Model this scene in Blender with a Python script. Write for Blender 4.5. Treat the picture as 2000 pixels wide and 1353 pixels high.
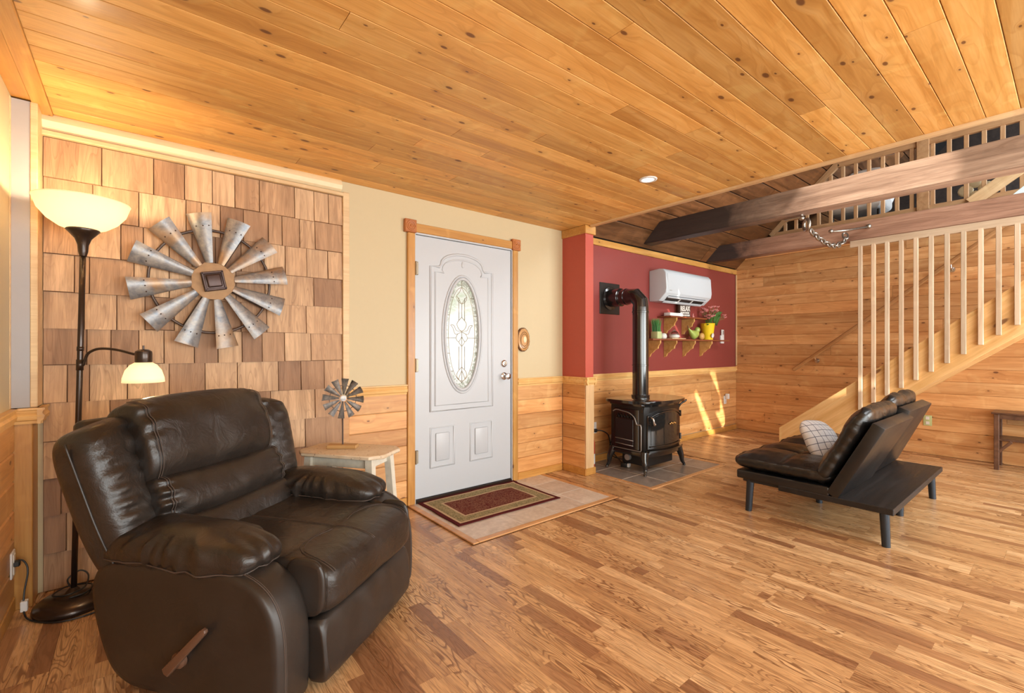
import bpy, bmesh, math, random
from mathutils import Vector, Matrix, noise, geometry
R = math.radians
random.seed(7)
C = bpy.context.scene.collection
S = bpy.context.scene
for o in list(bpy.data.objects): bpy.data.objects.remove(o)

# ------------------------------------------------------------------ camera
YAW = .8866
cd = bpy.data.cameras.new('camera'); cam = bpy.data.objects.new('camera', cd); C.objects.link(cam)
cd.sensor_width = 36; cd.lens = 900.5/2000*36; cd.shift_y = .00115; cd.clip_start = .02
cam.location = (0, 0, 1.195); cam.rotation_euler = (R(90), 0, YAW-R(90))
S.camera = cam
# ------------------------------------------------------------------ world
w = bpy.data.worlds.new('world'); S.world = w; w.use_nodes = True
bg = w.node_tree.nodes['Background']; bg.inputs[0].default_value = (.95, .99, .98, 1); bg.inputs[1].default_value = 1.2
# ------------------------------------------------------------------ lights
def lamp(name, kind, loc, energy, col=(1, 1, 1), target=None, direction=None, **kw):
    l = bpy.data.lights.new(name, kind); l.energy = energy; l.color = col
    for k, v in kw.items(): setattr(l, k, v)
    o = bpy.data.objects.new(name, l); C.objects.link(o); o.location = loc
    d = Vector(direction) if direction else (Vector(target)-Vector(loc) if target else None)
    if d: o.rotation_euler = d.to_track_quat('-Z', 'Y').to_euler()
    return o
SUN = Vector((.45, 1.35, -.55)).normalized()
lamp('sun', 'SUN', (3, -3, 6), 10.5, (1, .9, .76), direction=SUN, angle=R(.5))
lamp('window_daylight', 'AREA', (1.3, -2.85, 1.2), 170, (.95, .99, .98), direction=(0, 1, .05), shape='RECTANGLE', size=4.0, size_y=1.7)
lamp('window_daylight', 'AREA', (5.2, -2.85, 1.2), 200, (.95, .99, .98), direction=(0, 1, .05), shape='RECTANGLE', size=3.0, size_y=1.7)
lamp('skylight_daylight', 'AREA', (4.9, -1.5, 3.8), 120, (.94, .98, 1), direction=(0, .75, -.65), shape='RECTANGLE', size=2.4, size_y=1.2)
lamp('loft_fill_light', 'AREA', (8.3, -1.6, 3.4), 140, (.85, .93, 1), direction=(-.1, 1, -.1), shape='RECTANGLE', size=1.2, size_y=.9)  # added fill that brightens the dark loft
lamp('left_fill_light', 'AREA', (-.36, -.95, 1.35), 34, (.95, .99, .98), direction=(1, .75, -.15), shape='RECTANGLE', size=1.1, size_y=1.1)  # added fill behind the camera for the left floor and recliner
# ------------------------------------------------------------------ exposure
S.view_settings.view_transform = 'Standard'; S.view_settings.look = 'None'
S.view_settings.exposure = -0.05; S.view_settings.gamma = 1; S.view_settings.use_curve_mapping = False
S.render.film_transparent = False

# ================================================================== materials
class MT:
    def __init__(s, name, rough=.5, metal=0, spec=.5, base=None):
        s.m = bpy.data.materials.new(name); s.m.use_nodes = True
        s.t = s.m.node_tree; s.b = s.t.nodes['Principled BSDF']
        s.b.inputs['Roughness'].default_value = rough; s.b.inputs['Metallic'].default_value = metal
        s.b.inputs['Specular IOR Level'].default_value = spec
        if base: s.b.inputs['Base Color'].default_value = (*base, 1)
        s.m.diffuse_color = (*(base or (.5, .5, .5)), 1)
    def n(s, ty, **kw):
        n = s.t.nodes.new('ShaderNode'+ty)
        for k, v in kw.items(): setattr(n, k, v)
        return n
    def set(s, sock, v):
        if v is None: return
        if isinstance(v, bpy.types.NodeSocket): s.t.links.new(v, sock)
        elif isinstance(v, (tuple, list)): sock.default_value = (*v, 1) if len(sock.default_value) == 4 and len(v) == 3 else v
        else: sock.default_value = v
    def math(s, op, a, b=None, c=None, clamp=False):
        n = s.n('Math', operation=op, use_clamp=clamp); s.set(n.inputs[0], a); s.set(n.inputs[1], b); s.set(n.inputs[2], c); return n.outputs[0]
    def vm(s, op, a, b=None):
        n = s.n('VectorMath', operation=op); s.set(n.inputs[0], a); s.set(n.inputs[1], b); return n.outputs[0]
    def obj(s): return s.n('TexCoord').outputs['Object']
    def rnd(s): return s.n('ObjectInfo').outputs['Random']
    def sep(s, v):
        n = s.n('SeparateXYZ'); s.set(n.inputs[0], v); return n.outputs
    def comb(s, x, y, z):
        n = s.n('CombineXYZ'); s.set(n.inputs[0], x); s.set(n.inputs[1], y); s.set(n.inputs[2], z); return n.outputs[0]
    def noise(s, v, scale=5, detail=3, rough=.5, dist=0, out=0):
        n = s.n('TexNoise'); s.set(n.inputs['Vector'], v); n.inputs['Scale'].default_value = scale
        n.inputs['Detail'].default_value = detail; n.inputs['Roughness'].default_value = rough; n.inputs['Distortion'].default_value = dist
        return n.outputs[out]
    def white(s, v, dim='3D'):
        n = s.n('TexWhiteNoise', noise_dimensions=dim)
        if dim == '1D': s.set(n.inputs['W'], v)
        else: s.set(n.inputs['Vector'], v)
        return n.outputs
    def vor(s, v, scale=1, feature='F1', rand=1, dim='3D'):
        n = s.n('TexVoronoi', feature=feature, voronoi_dimensions=dim); s.set(n.inputs['Vector'], v); n.inputs['Scale'].default_value = scale; n.inputs['Randomness'].default_value = rand
        return n.outputs
    def ramp(s, f, stops, interp='LINEAR'):
        n = s.n('ValToRGB'); s.set(n.inputs[0], f); cr = n.color_ramp; cr.interpolation = interp
        while len(cr.elements) < len(stops): cr.elements.new(.5)
        for e, (p, c) in zip(cr.elements, stops):
            e.position = p; e.color = (*c, 1) if isinstance(c, tuple) else (c, c, c, 1)
        return n.outputs[0]
    def mix(s, f, a, b, blend='MIX'):
        n = s.n('Mix', data_type='RGBA', blend_type=blend); s.set(n.inputs[0], f); s.set(n.inputs[6], a); s.set(n.inputs[7], b); return n.outputs[2]
    def mr(s, v, a, b, c, d):
        n = s.n('MapRange'); s.set(n.inputs[0], v); n.inputs[1].default_value = a; n.inputs[2].default_value = b; n.inputs[3].default_value = c; n.inputs[4].default_value = d
        return n.outputs[0]
    def bump(s, h, strength=.3, dist=.01):
        n = s.n('Bump'); s.set(n.inputs['Height'], h); n.inputs['Strength'].default_value = strength; n.inputs['Distance'].default_value = dist
        s.t.links.new(n.outputs[0], s.b.inputs['Normal'])
    def col(s, c): s.set(s.b.inputs['Base Color'], c)
    def i(s, k, v): s.set(s.b.inputs[k], v)

def sc3(a, k): return tuple(x*k for x in a)
def mat_wood(name, light, mid, dark, rough=.35, knots=.5, tone=.25, fig=1.0, knotcol=(.13, .042, .014), seed=0, coat=0, ks=(3.2, 9)):
    """board timber: local X runs along the grain; every object gets its own cut of the pattern"""
    m = MT(name, rough)
    ob, rn = m.obj(), m.rnd()
    off = m.comb(m.math('MULTIPLY', rn, 91.7), m.math('MULTIPLY', rn, 53.3), m.math('MULTIPLY', rn, 17.1+seed))
    v = m.vm('ADD', ob, off)
    x, y, z = m.sep(v)
    # knots
    kv = m.comb(m.math('MULTIPLY', x, ks[0]), m.math('MULTIPLY', y, ks[1]), m.math('MULTIPLY', z, 6))
    vo = m.vor(kv, 1, dim='2D')
    on = m.math('GREATER_THAN', m.sep(vo['Color'])[0], 1-knots)
    size = m.math('MULTIPLY_ADD', m.math('POWER', m.sep(vo['Color'])[1], 2.5), .07, .035)
    rel = m.math('DIVIDE', vo['Distance'], size)
    core = m.math('MULTIPLY', m.mr(rel, .75, 1.15, 1, 0), on)
    halo = m.math('MULTIPLY', m.mr(rel, 1.0, 4.5, 1, 0), on)
    # grain
    warp = m.math('MULTIPLY', halo, .03)
    gy = m.math('ADD', y, warp)
    gv = m.comb(m.math('MULTIPLY', x, 1.3), m.math('MULTIPLY', gy, 16), m.math('MULTIPLY', z, 16))
    g1 = m.noise(gv, 1, 4, .6, .7)
    fv = m.comb(m.math('MULTIPLY', x, 5), m.math('MULTIPLY', gy, 160), m.math('MULTIPLY', z, 160))
    g2 = m.noise(fv, 1, 2, .5)
    cath = m.noise(m.comb(m.math('MULTIPLY', x, 1.6), m.math('MULTIPLY', gy, 7), m.math('MULTIPLY', z, 7)), 1, 1, .4)
    ring = m.math('FRACT', m.math('MULTIPLY', cath, 9*fig+.01))
    ring = m.ramp(ring, [(0, 0.0), (.75, .35), (.93, 1.0), (1, 0.0)])
    c = m.ramp(g1, [(.28, dark), (.5, mid), (.72, light)])
    c = m.mix(m.math('MULTIPLY', ring, .42*min(fig, 1)), c, dark)
    bl = m.noise(m.comb(m.math('MULTIPLY', x, 7), m.math('MULTIPLY', y, 5), z), 1, 2, .5, .8)
    c = m.mix(m.math('MULTIPLY', m.mr(bl, .58, .72, 0, 1), .30), c, tuple(min(.9, q_*1.25) for q_ in light))  # pale chatoyant sheen painted into the board colour
    c = m.mix(m.math('MULTIPLY', m.mr(g2, .4, .7, 0, 1), .25), c, sc3(dark, .9))
    c = m.mix(m.math('MULTIPLY', halo, .30), c, sc3(dark, .7))
    c = m.mix(m.math('MULTIPLY', core, .85), c, knotcol)
    r2 = m.white(m.math('MULTIPLY', rn, 77.7), '1D')
    t = m.mr(r2['Value'], 0, 1, 1-tone, 1+tone*.6)
    hue = m.sep(r2['Color'])[1]
    c = m.mix(m.math('MULTIPLY', hue, .35), c, m.mix(1.0, c, (1.04, .84, .66), 'MULTIPLY'))
    c = m.mix(1.0, c, m.comb(t, t, t), 'MULTIPLY')
    m.col(c)
    m.bump(m.math('ADD', m.math('MULTIPLY', g2, .5), m.math('MULTIPLY', ring, -.4)), .12, .002)
    m.i('Roughness', m.mr(g1, .3, .7, rough*.85, rough*1.25))
    if coat: m.i('Coat Weight', coat); m.i('Coat Roughness', .15)
    m.m.diffuse_color = (*mid, 1)
    return m.m
def mat_plain(name, c, rough=.5, metal=0, var=.06, scale=30, bump=0, bscale=200, spec=.5, coat=0):
    m = MT(name, rough, metal, spec, c)
    nn = m.noise(m.obj(), scale, 3)
    m.col(m.mix(nn, sc3(c, 1-var), sc3(c, 1+var)))
    if bump: m.bump(m.noise(m.obj(), bscale, 3), bump, .002)
    if coat: m.i('Coat Weight', coat); m.i('Coat Roughness', .08)
    return m.m

M = {}
M['ceil'] = mat_wood('ceiling_pine', (.85, .54, .20), (.76, .43, .125), (.56, .27, .060), .5, .42, .30, 1.0, coat=.05, ks=(4.3, 9))
M['wains'] = mat_wood('wainscot_pine', (.80, .48, .21), (.70, .37, .14), (.50, .22, .065), .42, .35, .22, .8, seed=3, ks=(4, 8))
M['rwall'] = mat_wood('stair_wall_pine', (.82, .50, .23), (.70, .37, .145), (.50, .22, .07), .45, .45, .24, .8, seed=5, ks=(4.4, 8.5))
M['trimw'] = mat_wood('casing_pine', (.68, .39, .12), (.58, .30, .075), (.44, .20, .045), .35, .35, .12, .6, seed=8)
M['rail'] = mat_wood('chair_rail_pine', (.84, .58, .25), (.78, .49, .19), (.62, .34, .11), .35, .1, .08, .4, seed=9)
M['pale'] = mat_wood('pale_pine', (.80, .62, .38), (.72, .52, .29), (.58, .38, .2), .5, .15, .1, .5, seed=11)
M['cove'] = mat_plain('cream_cove', (.80, .66, .42), .5)
M['rosette'] = mat_wood('rosette_wood', (.50, .20, .06), (.42, .15, .04), (.30, .09, .025), .35, .0, .05, .4)
M['stringer'] = mat_wood('stringer_fir', (.86, .60, .29), (.80, .50, .215), (.62, .34, .11), .38, .5, .05, .5, seed=13, ks=(1.6, 5))
M['baluster'] = mat_wood('baluster_poplar', (.74, .60, .44), (.66, .51, .36), (.52, .37, .25), .5, .05, .22, .3)
M['beam'] = mat_wood('old_beam', (.42, .27, .19), (.32, .19, .125), (.17, .09, .055), .55, .15, .1, .8, seed=20)
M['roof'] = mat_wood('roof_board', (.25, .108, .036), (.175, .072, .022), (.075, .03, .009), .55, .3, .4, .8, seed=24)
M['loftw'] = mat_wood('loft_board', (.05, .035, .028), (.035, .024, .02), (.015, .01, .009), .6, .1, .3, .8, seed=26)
M['loftrail'] = mat_wood('loft_rail_wood', (.58, .38, .21), (.50, .31, .16), (.36, .2, .1), .45, .1, .12, .5, seed=28)
M['handrail'] = mat_wood('handrail_wood', (.58, .34, .15), (.50, .27, .11), (.36, .17, .06), .35, 0, .05, .4)
M['shelf'] = mat_wood('shelf_oak', (.72, .46, .17), (.64, .38, .12), (.48, .25, .07), .4, 0, .08, .6)
M['shelftop'] = mat_wood('shelf_top_wood', (.32, .10, .04), (.26, .07, .03), (.18, .05, .02), .3, 0, .05, .5)
M['slice'] = mat_plain('wood_slice', (.50, .25, .07), .3, var=.4, scale=18, coat=.6)
M['bark'] = mat_plain('bark', (.16, .07, .025), .7, var=.4)
M['benchw'] = mat_wood('dark_bench_wood', (.16, .075, .04), (.11, .05, .028), (.06, .028, .016), .35, 0, .05, .4)
M['block'] = mat_wood('pale_block_wood', (.52, .33, .14), (.46, .28, .11), (.35, .2, .07), .5, 0, .05, .4)

def mat_shingle():
    m = MT('cedar_shingle', .62)
    ob, rn = m.obj(), m.rnd()
    off = m.comb(m.math('MULTIPLY', rn, 71.7), m.math('MULTIPLY', rn, 33.3), m.math('MULTIPLY', rn, 19.1))
    x, y, z = m.sep(m.vm('ADD', ob, off))
    g = m.noise(m.comb(m.math('MULTIPLY', x, 2.2), m.math('MULTIPLY', y, 22), z), 1, 4, .6, .8)
    f = m.noise(m.comb(m.math('MULTIPLY', x, 10), m.math('MULTIPLY', y, 260), z), 1, 2)
    cath = m.noise(m.comb(m.math('MULTIPLY', x, 2.0), m.math('MULTIPLY', y, 15), z), 1, 1)
    ring = m.ramp(m.math('FRACT', m.math('MULTIPLY', cath, 13)), [(0, 0.0), (.7, .3), (.92, 1.0), (1, 0.0)])
    r = m.white(m.math('MULTIPLY', rn, 55.5), '1D')
    a = m.ramp(r['Value'], [(0, (.32, .18, .10)), (.25, (.48, .285, .155)), (.6, (.63, .40, .225)), (1, (.76, .52, .31))])
    c = m.mix(m.mr(g, .3, .7, 0, 1), m.mix(1.0, a, (.62, .58, .56), 'MULTIPLY'), m.mix(1.0, a, (1.1, 1.1, 1.1), 'MULTIPLY'))
    c = m.mix(m.math('MULTIPLY', ring, m.math('MULTIPLY', m.sep(r['Color'])[2], .45)), c, (.2, .09, .04))
    c = m.mix(m.math('MULTIPLY', m.mr(f, .45, .75, 0, 1), .25), c, (.2, .1, .05))
    m.col(c); m.bump(m.math('ADD', f, m.math('MULTIPLY', ring, -.5)), .25, .003)
    return m.m
M['shingle'] = mat_shingle()

def mat_laminate():
    m = MT('oak_strip_laminate', .3)
    ob, rn = m.obj(), m.rnd()
    x, y, z = m.sep(ob)
    strip = m.math('FLOOR', m.math('DIVIDE', m.math('ADD', y, .0961), .0641))
    sid = m.math('ADD', m.math('MULTIPLY', rn, 997.1), m.math('MULTIPLY', strip, 13.7))
    so = m.white(sid, '1D')['Value']
    sx = m.math('ADD', m.math('DIVIDE', x, .46), m.math('MULTIPLY', so, 7))
    pid = m.math('ADD', m.math('FLOOR', sx), m.math('MULTIPLY', sid, 3.1))
    pr = m.white(pid, '1D')
    base = m.ramp(pr['Value'], [(0, (.30, .15, .075)), (.10, (.42, .225, .11)), (.2, (.58, .345, .165)), (.7, (.69, .43, .215)), (1, (.82, .56, .31))])
    off = m.math('MULTIPLY', m.sep(pr['Color'])[1], 60)
    vx = m.math('ADD', x, off)
    vy = m.math('ADD', y, off)
    g = m.noise(m.comb(m.math('MULTIPLY', vx, 2.5), m.math('MULTIPLY', vy, 30), off), 1, 4, .6, .6)
    f = m.noise(m.comb(m.math('MULTIPLY', vx, 9), m.math('MULTIPLY', vy, 210), off), 1, 2)
    cath = m.noise(m.comb(m.math('MULTIPLY', vx, 2.6), m.math('MULTIPLY', vy, 13), off), 1, 1.5)
    ring = m.ramp(m.math('FRACT', m.math('MULTIPLY', cath, 17)), [(0, .1), (.55, 0.0), (.8, .9), (.95, 1.0), (1, .1)])
    fig = m.math('MULTIPLY', ring, m.mr(m.sep(pr['Color'])[2], .2, .85, .15, .9))
    c = m.mix(m.mr(g, .3, .7, 0, 1), m.mix(1.0, base, (.72, .66, .60), 'MULTIPLY'), m.mix(1.0, base, (1.15, 1.15, 1.12), 'MULTIPLY'))
    c = m.mix(fig, c, (.19, .08, .03))
    c = m.mix(m.math('MULTIPLY', m.mr(f, .47, .66, 0, 1), .55), c, (.20, .09, .04))
    m.col(c); m.bump(m.math('MULTIPLY', f, -1), .06, .001)
    m.i('Roughness', m.mr(g, .3, .7, .24, .36))
    return m.m
M['lam'] = mat_laminate()

def mat_tile(name, a, b, rough=.4):
    m = MT(name, rough)
    v = m.vm('ADD', m.obj(), m.comb(m.math('MULTIPLY', m.rnd(), 40), 0, 0))
    n1 = m.noise(v, 6, 5, .6, .6); n2 = m.noise(v, 28, 4, .6)
    c = m.mix(m.mr(n1, .3, .7, 0, 1), a, b); c = m.mix(m.math('MULTIPLY', m.mr(n2, .45, .7, 0, 1), .35), c, sc3(b, 1.35))
    r = m.mr(m.white(m.math('MULTIPLY', m.rnd(), 31), '1D')['Value'], 0, 1, .85, 1.12)
    m.col(m.mix(1.0, c, m.comb(r, r, r), 'MULTIPLY')); m.bump(n2, .1, .002); return m.m
M['tile'] = mat_tile('entry_tile', (.42, .33, .26), (.58, .50, .42))
M['htile'] = mat_tile('hearth_tile', (.17, .14, .12), (.29, .25, .215))
M['grout'] = mat_plain('grout', (.62, .56, .48), .8)
M['cream'] = mat_plain('cream_wall_paint', (.575, .475, .29), .55, var=.02, bump=.04)
M['red'] = mat_plain('red_paint_shaded', (.25, .045, .038), .42, var=.04, bump=.04)  # shaded copy of the red paint, darkness put into the colour
M['redlit'] = mat_plain('red_paint_lit', (.46, .078, .05), .42, var=.04, bump=.04)  # same red as the wall, painted brighter where the wing catches light
M['grey'] = mat_plain('grey_panel_paint', (.40, .38, .38), .5, var=.03)
M['white'] = mat_plain('white_door_paint', (.51, .54, .575), .35, var=.01)
M['borderw'] = mat_wood('floor_border_wood', (.66, .38, .17), (.58, .31, .13), (.42, .2, .08), .35, .1, .08, .4)
M['acwhite'] = mat_plain('cool_white_plastic', (.55, .60, .645), .3, var=.01)
M['whitep'] = mat_plain('white_plastic', (.78, .78, .77), .3, var=.01)
M['offw'] = mat_plain('white_ceramic', (.75, .72, .66), .25, var=.02)
M['chrome'] = mat_plain('satin_nickel', (.60, .58, .56), .22, 1)
M['steel'] = mat_plain('grey_chain_steel', (.42, .39, .35), .35, 1, var=.3, scale=60)
M['hinge'] = mat_plain('hinge_metal', (.30, .25, .18), .4, 1)
M['bronze'] = mat_plain('dark_bronze', (.045, .028, .02), .3, .6, coat=.3)
M['iron'] = mat_plain('black_enamel', (.012, .011, .011), .16, 0, var=.1, coat=.8)
M['cast'] = mat_plain('black_cast_iron', (.016, .014, .013), .32, .2, var=.2, bump=.15)
M['black'] = mat_plain('matt_black', (.015, .014, .014), .5)
M['brass'] = mat_plain('brass', (.65, .42, .16), .25, 1)
M['dkglass'] = mat_plain('dark_glass', (.02, .02, .02), .06, 0, coat=.5)
M['silver'] = mat_plain('silver_trim', (.42, .42, .42), .35, .7)
M['fmetal'] = mat_plain('leg_metal', (.04, .05, .065), .3, .6)
M['board'] = mat_wood('charcoal_board', (.014, .011, .011), (.010, .008, .008), (.005, .004, .004), .5, 0, .05, .4)
M['yellow'] = mat_plain('yellow_pail', (.85, .60, .02), .35)
M['pinkf'] = mat_plain('pink_petal', (.60, .22, .20), .6, var=.4, scale=80)
M['green'] = mat_plain('green_leaf', (.10, .24, .05), .5, var=.4, scale=40)
M['grass'] = mat_plain('grass_green', (.03, .20, .02), .5, var=.4, scale=80)
M['lime'] = mat_plain('lime_ceramic', (.36, .46, .10), .25, var=.25, scale=25, coat=.5)
M['limepot'] = mat_plain('pale_green_pot', (.50, .56, .26), .4)
M['blackp'] = mat_plain('black_rubber', (.01, .01, .01), .45)
M['redp'] = mat_plain('extinguisher_red', (.5, .03, .02), .3)
M['sign'] = mat_plain('sign_dark_wood', (.09, .06, .045), .6)
M['maroon'] = mat_plain('maroon_metal', (.07, .03, .03), .3, .5)

def mat_leather(name, a, b, rough, crease=.3, fine=260):
    m = MT(name, rough)
    v = m.obj(); n1 = m.noise(v, 5, 4, .6, .5); n2 = m.noise(v, fine, 3, .6)
    m.col(m.mix(m.mr(n1, .3, .7, 0, 1), a, b))
    n3 = m.noise(v, 13, 3, .55, 1.2)
    m.bump(m.math('ADD', m.math('MULTIPLY', n2, .12), m.math('MULTIPLY', n3, 1.0)), crease, .012)
    m.i('Roughness', m.mr(n1, .3, .7, rough*.85, rough*1.2)); m.i('Coat Weight', .15); m.i('Coat Roughness', .35)
    return m.m
M['leather'] = mat_leather('brown_leather', (.016, .012, .0095), (.030, .0235, .0195), .34, .4)
M['leatherbody'] = mat_leather('dark_brown_leather_panel', (.020, .0155, .0128), (.029, .0228, .019), .40, .1)
M['blackl'] = mat_leather('black_leather', (.006, .0055, .0055), (.011, .010, .0095), .30, .35)
M['blacks'] = mat_leather('black_leather_smooth', (.006, .006, .007), (.010, .010, .011), .36, .05)
M['thread'] = mat_plain('brown_stitching', (.07, .05, .04), .6)
M['lever'] = mat_plain('brown_lever_plastic', (.14, .075, .048), .35)

def mat_galv(name, rust, dark=1.0, sc=1.0, metal=.45):
    m = MT(name, .48, metal)
    v = m.vm('ADD', m.obj(), m.comb(m.math('MULTIPLY', m.rnd(), 30), 0, 0))
    n1 = m.noise(v, 22*sc, 4, .65, .4); n2 = m.noise(v, 5*sc, 3, .6, .5); vo = m.vor(v, 75*sc)['Distance']
    c = m.ramp(n1, [(.3, sc3((.20, .23, .27), dark)), (.5, sc3((.42, .43, .44), dark)), (.7, sc3((.62, .60, .56), dark))])
    c = m.mix(m.math('MULTIPLY', vo, .3), c, sc3((.25, .27, .3), dark))
    c = m.mix(m.math('MULTIPLY', m.mr(n2, .48, .66, 0, 1), rust), c, (.46, .27, .11))
    m.col(c); m.i('Roughness', m.mr(n1, .3, .7, .32, .55)); m.bump(n1, .08, .002); return m.m
M['galv'] = mat_galv('galvanised_steel', .7, .8)
M['galvs'] = mat_galv('weathered_zinc', .06, 1.25, 2.5, .15)
M['rusty'] = mat_plain('rusty_plate', (.28, .16, .075), .5, .5, var=.35, scale=25)
M['hub'] = mat_plain('dark_hub_metal', (.065, .04, .035), .35, .6, var=.3)
M['ringm'] = mat_plain('ring_metal', (.10, .075, .065), .45, .6, var=.3)

def mat_tabletop():
    m = MT('chipped_white_paint', .5); v = m.obj()
    n1 = m.noise(v, 9, 5, .65, .4); n2 = m.noise(v, 60, 3)
    c = m.mix(m.mr(n1, .3, .7, 0, 1), (.60, .46, .30), (.72, .62, .48)); c = m.mix(m.mr(n2, .62, .7, 0, 1), c, (.25, .15, .08))
    m.col(c); return m.m
M['ttop'] = mat_tabletop()
M['twhite'] = mat_plain('worn_white_paint', (.66, .62, .52), .5, var=.2, scale=30)

def mat_rug():
    m = MT('rug_pile', .95, spec=.1); x, y, z = m.sep(m.obj())
    ax, ay = m.math('ABSOLUTE', x), m.math('ABSOLUTE', y)
    dx = m.math('SUBTRACT', .47, ax); dy = m.math('SUBTRACT', .295, ay)
    d = m.math('MINIMUM', dx, dy)
    wine, beige, olive, red = (.085, .012, .012), (.50, .36, .22), (.17, .14, .065), (.095, .010, .010)
    c = m.ramp(m.math('DIVIDE', d, .3), [(0, wine), (.095, beige), (.155, olive), (.42, beige), (.475, red)], 'CONSTANT')
    inner = m.math('GREATER_THAN', d, .143)
    mid = m.math('MULTIPLY', m.math('GREATER_THAN', d, .047), m.math('LESS_THAN', d, .126))
    v1 = m.vor(m.comb(x, y, 0), 38)
    pet = m.math('LESS_THAN', m.math('ABSOLUTE', m.math('SUBTRACT', v1['Distance'], .42)), .09)
    nz = m.noise(m.comb(x, y, 0), 42, 3, .6, 1.6)
    vine = m.math('LESS_THAN', m.math('ABSOLUTE', m.math('SUBTRACT', nz, .5)), .045)
    c = m.mix(m.math('MULTIPLY', inner, m.math('MULTIPLY', m.math('MAXIMUM', vine, m.math('MULTIPLY', pet, .35)), .33)), c, (.45, .27, .15))
    c = m.mix(m.math('MULTIPLY', mid, m.math('MULTIPLY', m.math('MAXIMUM', vine, pet), .65)), c, (.42, .33, .18))
    m.col(c); m.bump(m.noise(m.obj(), 400, 2), .5, .004); return m.m
M['rug'] = mat_rug()
def mat_check():
    m = MT('white_check_fabric', .9); x, y, z = m.sep(m.obj())
    def line(a):
        return m.math('LESS_THAN', m.math('FRACT', m.math('MULTIPLY', m.math('ADD', a, 5.012), 21)), .09)
    l = m.math('MAXIMUM', line(x), line(y)); m.col(m.mix(m.math('MULTIPLY', l, .9), (.72, .72, .74), (.04, .05, .09))); return m.m
M['check'] = mat_check()

def mat_glow(name, col, strength, trans=.5):
    m = MT(name, .4)
    out = m.t.nodes['Material Output']; tr = m.n('BsdfTranslucent'); tr.inputs[0].default_value = (*col, 1)
    mx = m.n('MixShader'); mx.inputs[0].default_value = trans; m.col(col)
    m.t.links.new(m.b.outputs[0], mx.inputs[1]); m.t.links.new(tr.outputs[0], mx.inputs[2]); m.t.links.new(mx.outputs[0], out.inputs[0])
    m.b.inputs['Emission Color'].default_value = (*col, 1); m.b.inputs['Emission Strength'].default_value = strength
    return m.m
M['shade'] = mat_glow('amber_frosted_glass', (1, .90, .70), .5, .65)
def mat_emit(name, col, s):
    m = MT(name); m.b.inputs['Base Color'].default_value = (0, 0, 0, 1); m.b.inputs['Emission Color'].default_value = (*col, 1); m.b.inputs['Emission Strength'].default_value = s; return m.m
M['bulb'] = mat_emit('bulb', (1, .86, .6), 6)
M['led'] = mat_emit('downlight_lens', (1, .97, .9), 4)
M['winglow'] = mat_emit('bright_window', (.85, 1, .98), 1.1)
def mat_leaded():
    m = MT('leaded_glass', .15); v = m.obj(); x, y, z = m.sep(v)
    n1 = m.noise(v, 7, 3, .6, .6); n2 = m.noise(v, 45, 3, .6, .5)
    edge = m.math('GREATER_THAN', m.math('ADD', m.math('POWER', m.math('DIVIDE', x, .132), 2), m.math('POWER', m.math('DIVIDE', z, .40), 2)), 1)
    up = m.mr(z, -.2, .35, 0, 1)
    c = m.mix(m.math('MULTIPLY', up, m.mr(n1, .4, .62, 0, 1)), (1, .93, .84), (.62, .72, .45))
    c = m.mix(m.math('MULTIPLY', edge, m.mr(n2, .42, .55, 0, 1)), c, m.mix(n1, (.30, .42, .20), (.50, .34, .32)))
    c = m.mix(.12, c, m.mix(n2, (.8, .8, .7), (1, 1, 1)))
    m.col((.05, .05, .05)); m.i('Emission Color', c); m.i('Emission Strength', .92); m.bump(n2, .3, .003)
    return m.m
M['leaded'] = mat_leaded()
M['lead'] = mat_plain('brass_came', (.34, .28, .18), .4, .8)

# ================================================================== mesh helpers
def link(name, me, mat, parent=None, loc=(0, 0, 0), rot=(0, 0, 0), smooth=None):
    o = bpy.data.objects.new(name, me); C.objects.link(o)
    if mat is not None and not me.materials: me.materials.append(M[mat] if isinstance(mat, str) else mat)
    o.location = loc; o.rotation_euler = rot
    if parent: o.parent = parent
    if smooth is not None:
        if smooth is True: me.shade_smooth()
        else: me.shade_smooth(); me.set_sharp_from_angle(angle=R(smooth))
    return o
def tag(o, label, cat, group=None, kind=None):
    if label: o['label'] = label
    if cat: o['category'] = cat
    if group: o['group'] = group
    if kind: o['kind'] = kind
    return o
def thing(name, label, cat, loc=(0, 0, 0), rz=0, group=None):
    o = bpy.data.objects.new(name, None); C.objects.link(o); o.location = loc; o.rotation_euler = (0, 0, rz); o.empty_display_size = .1
    return tag(o, label, cat, group)
def structure(o): o['kind'] = 'structure'; return o
def sempty(name): return structure(bpy.data.objects.new(name, None)) if False else _se(name)
def _se(name):
    o = bpy.data.objects.new(name, None); C.objects.link(o); o['kind'] = 'structure'; return o

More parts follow.
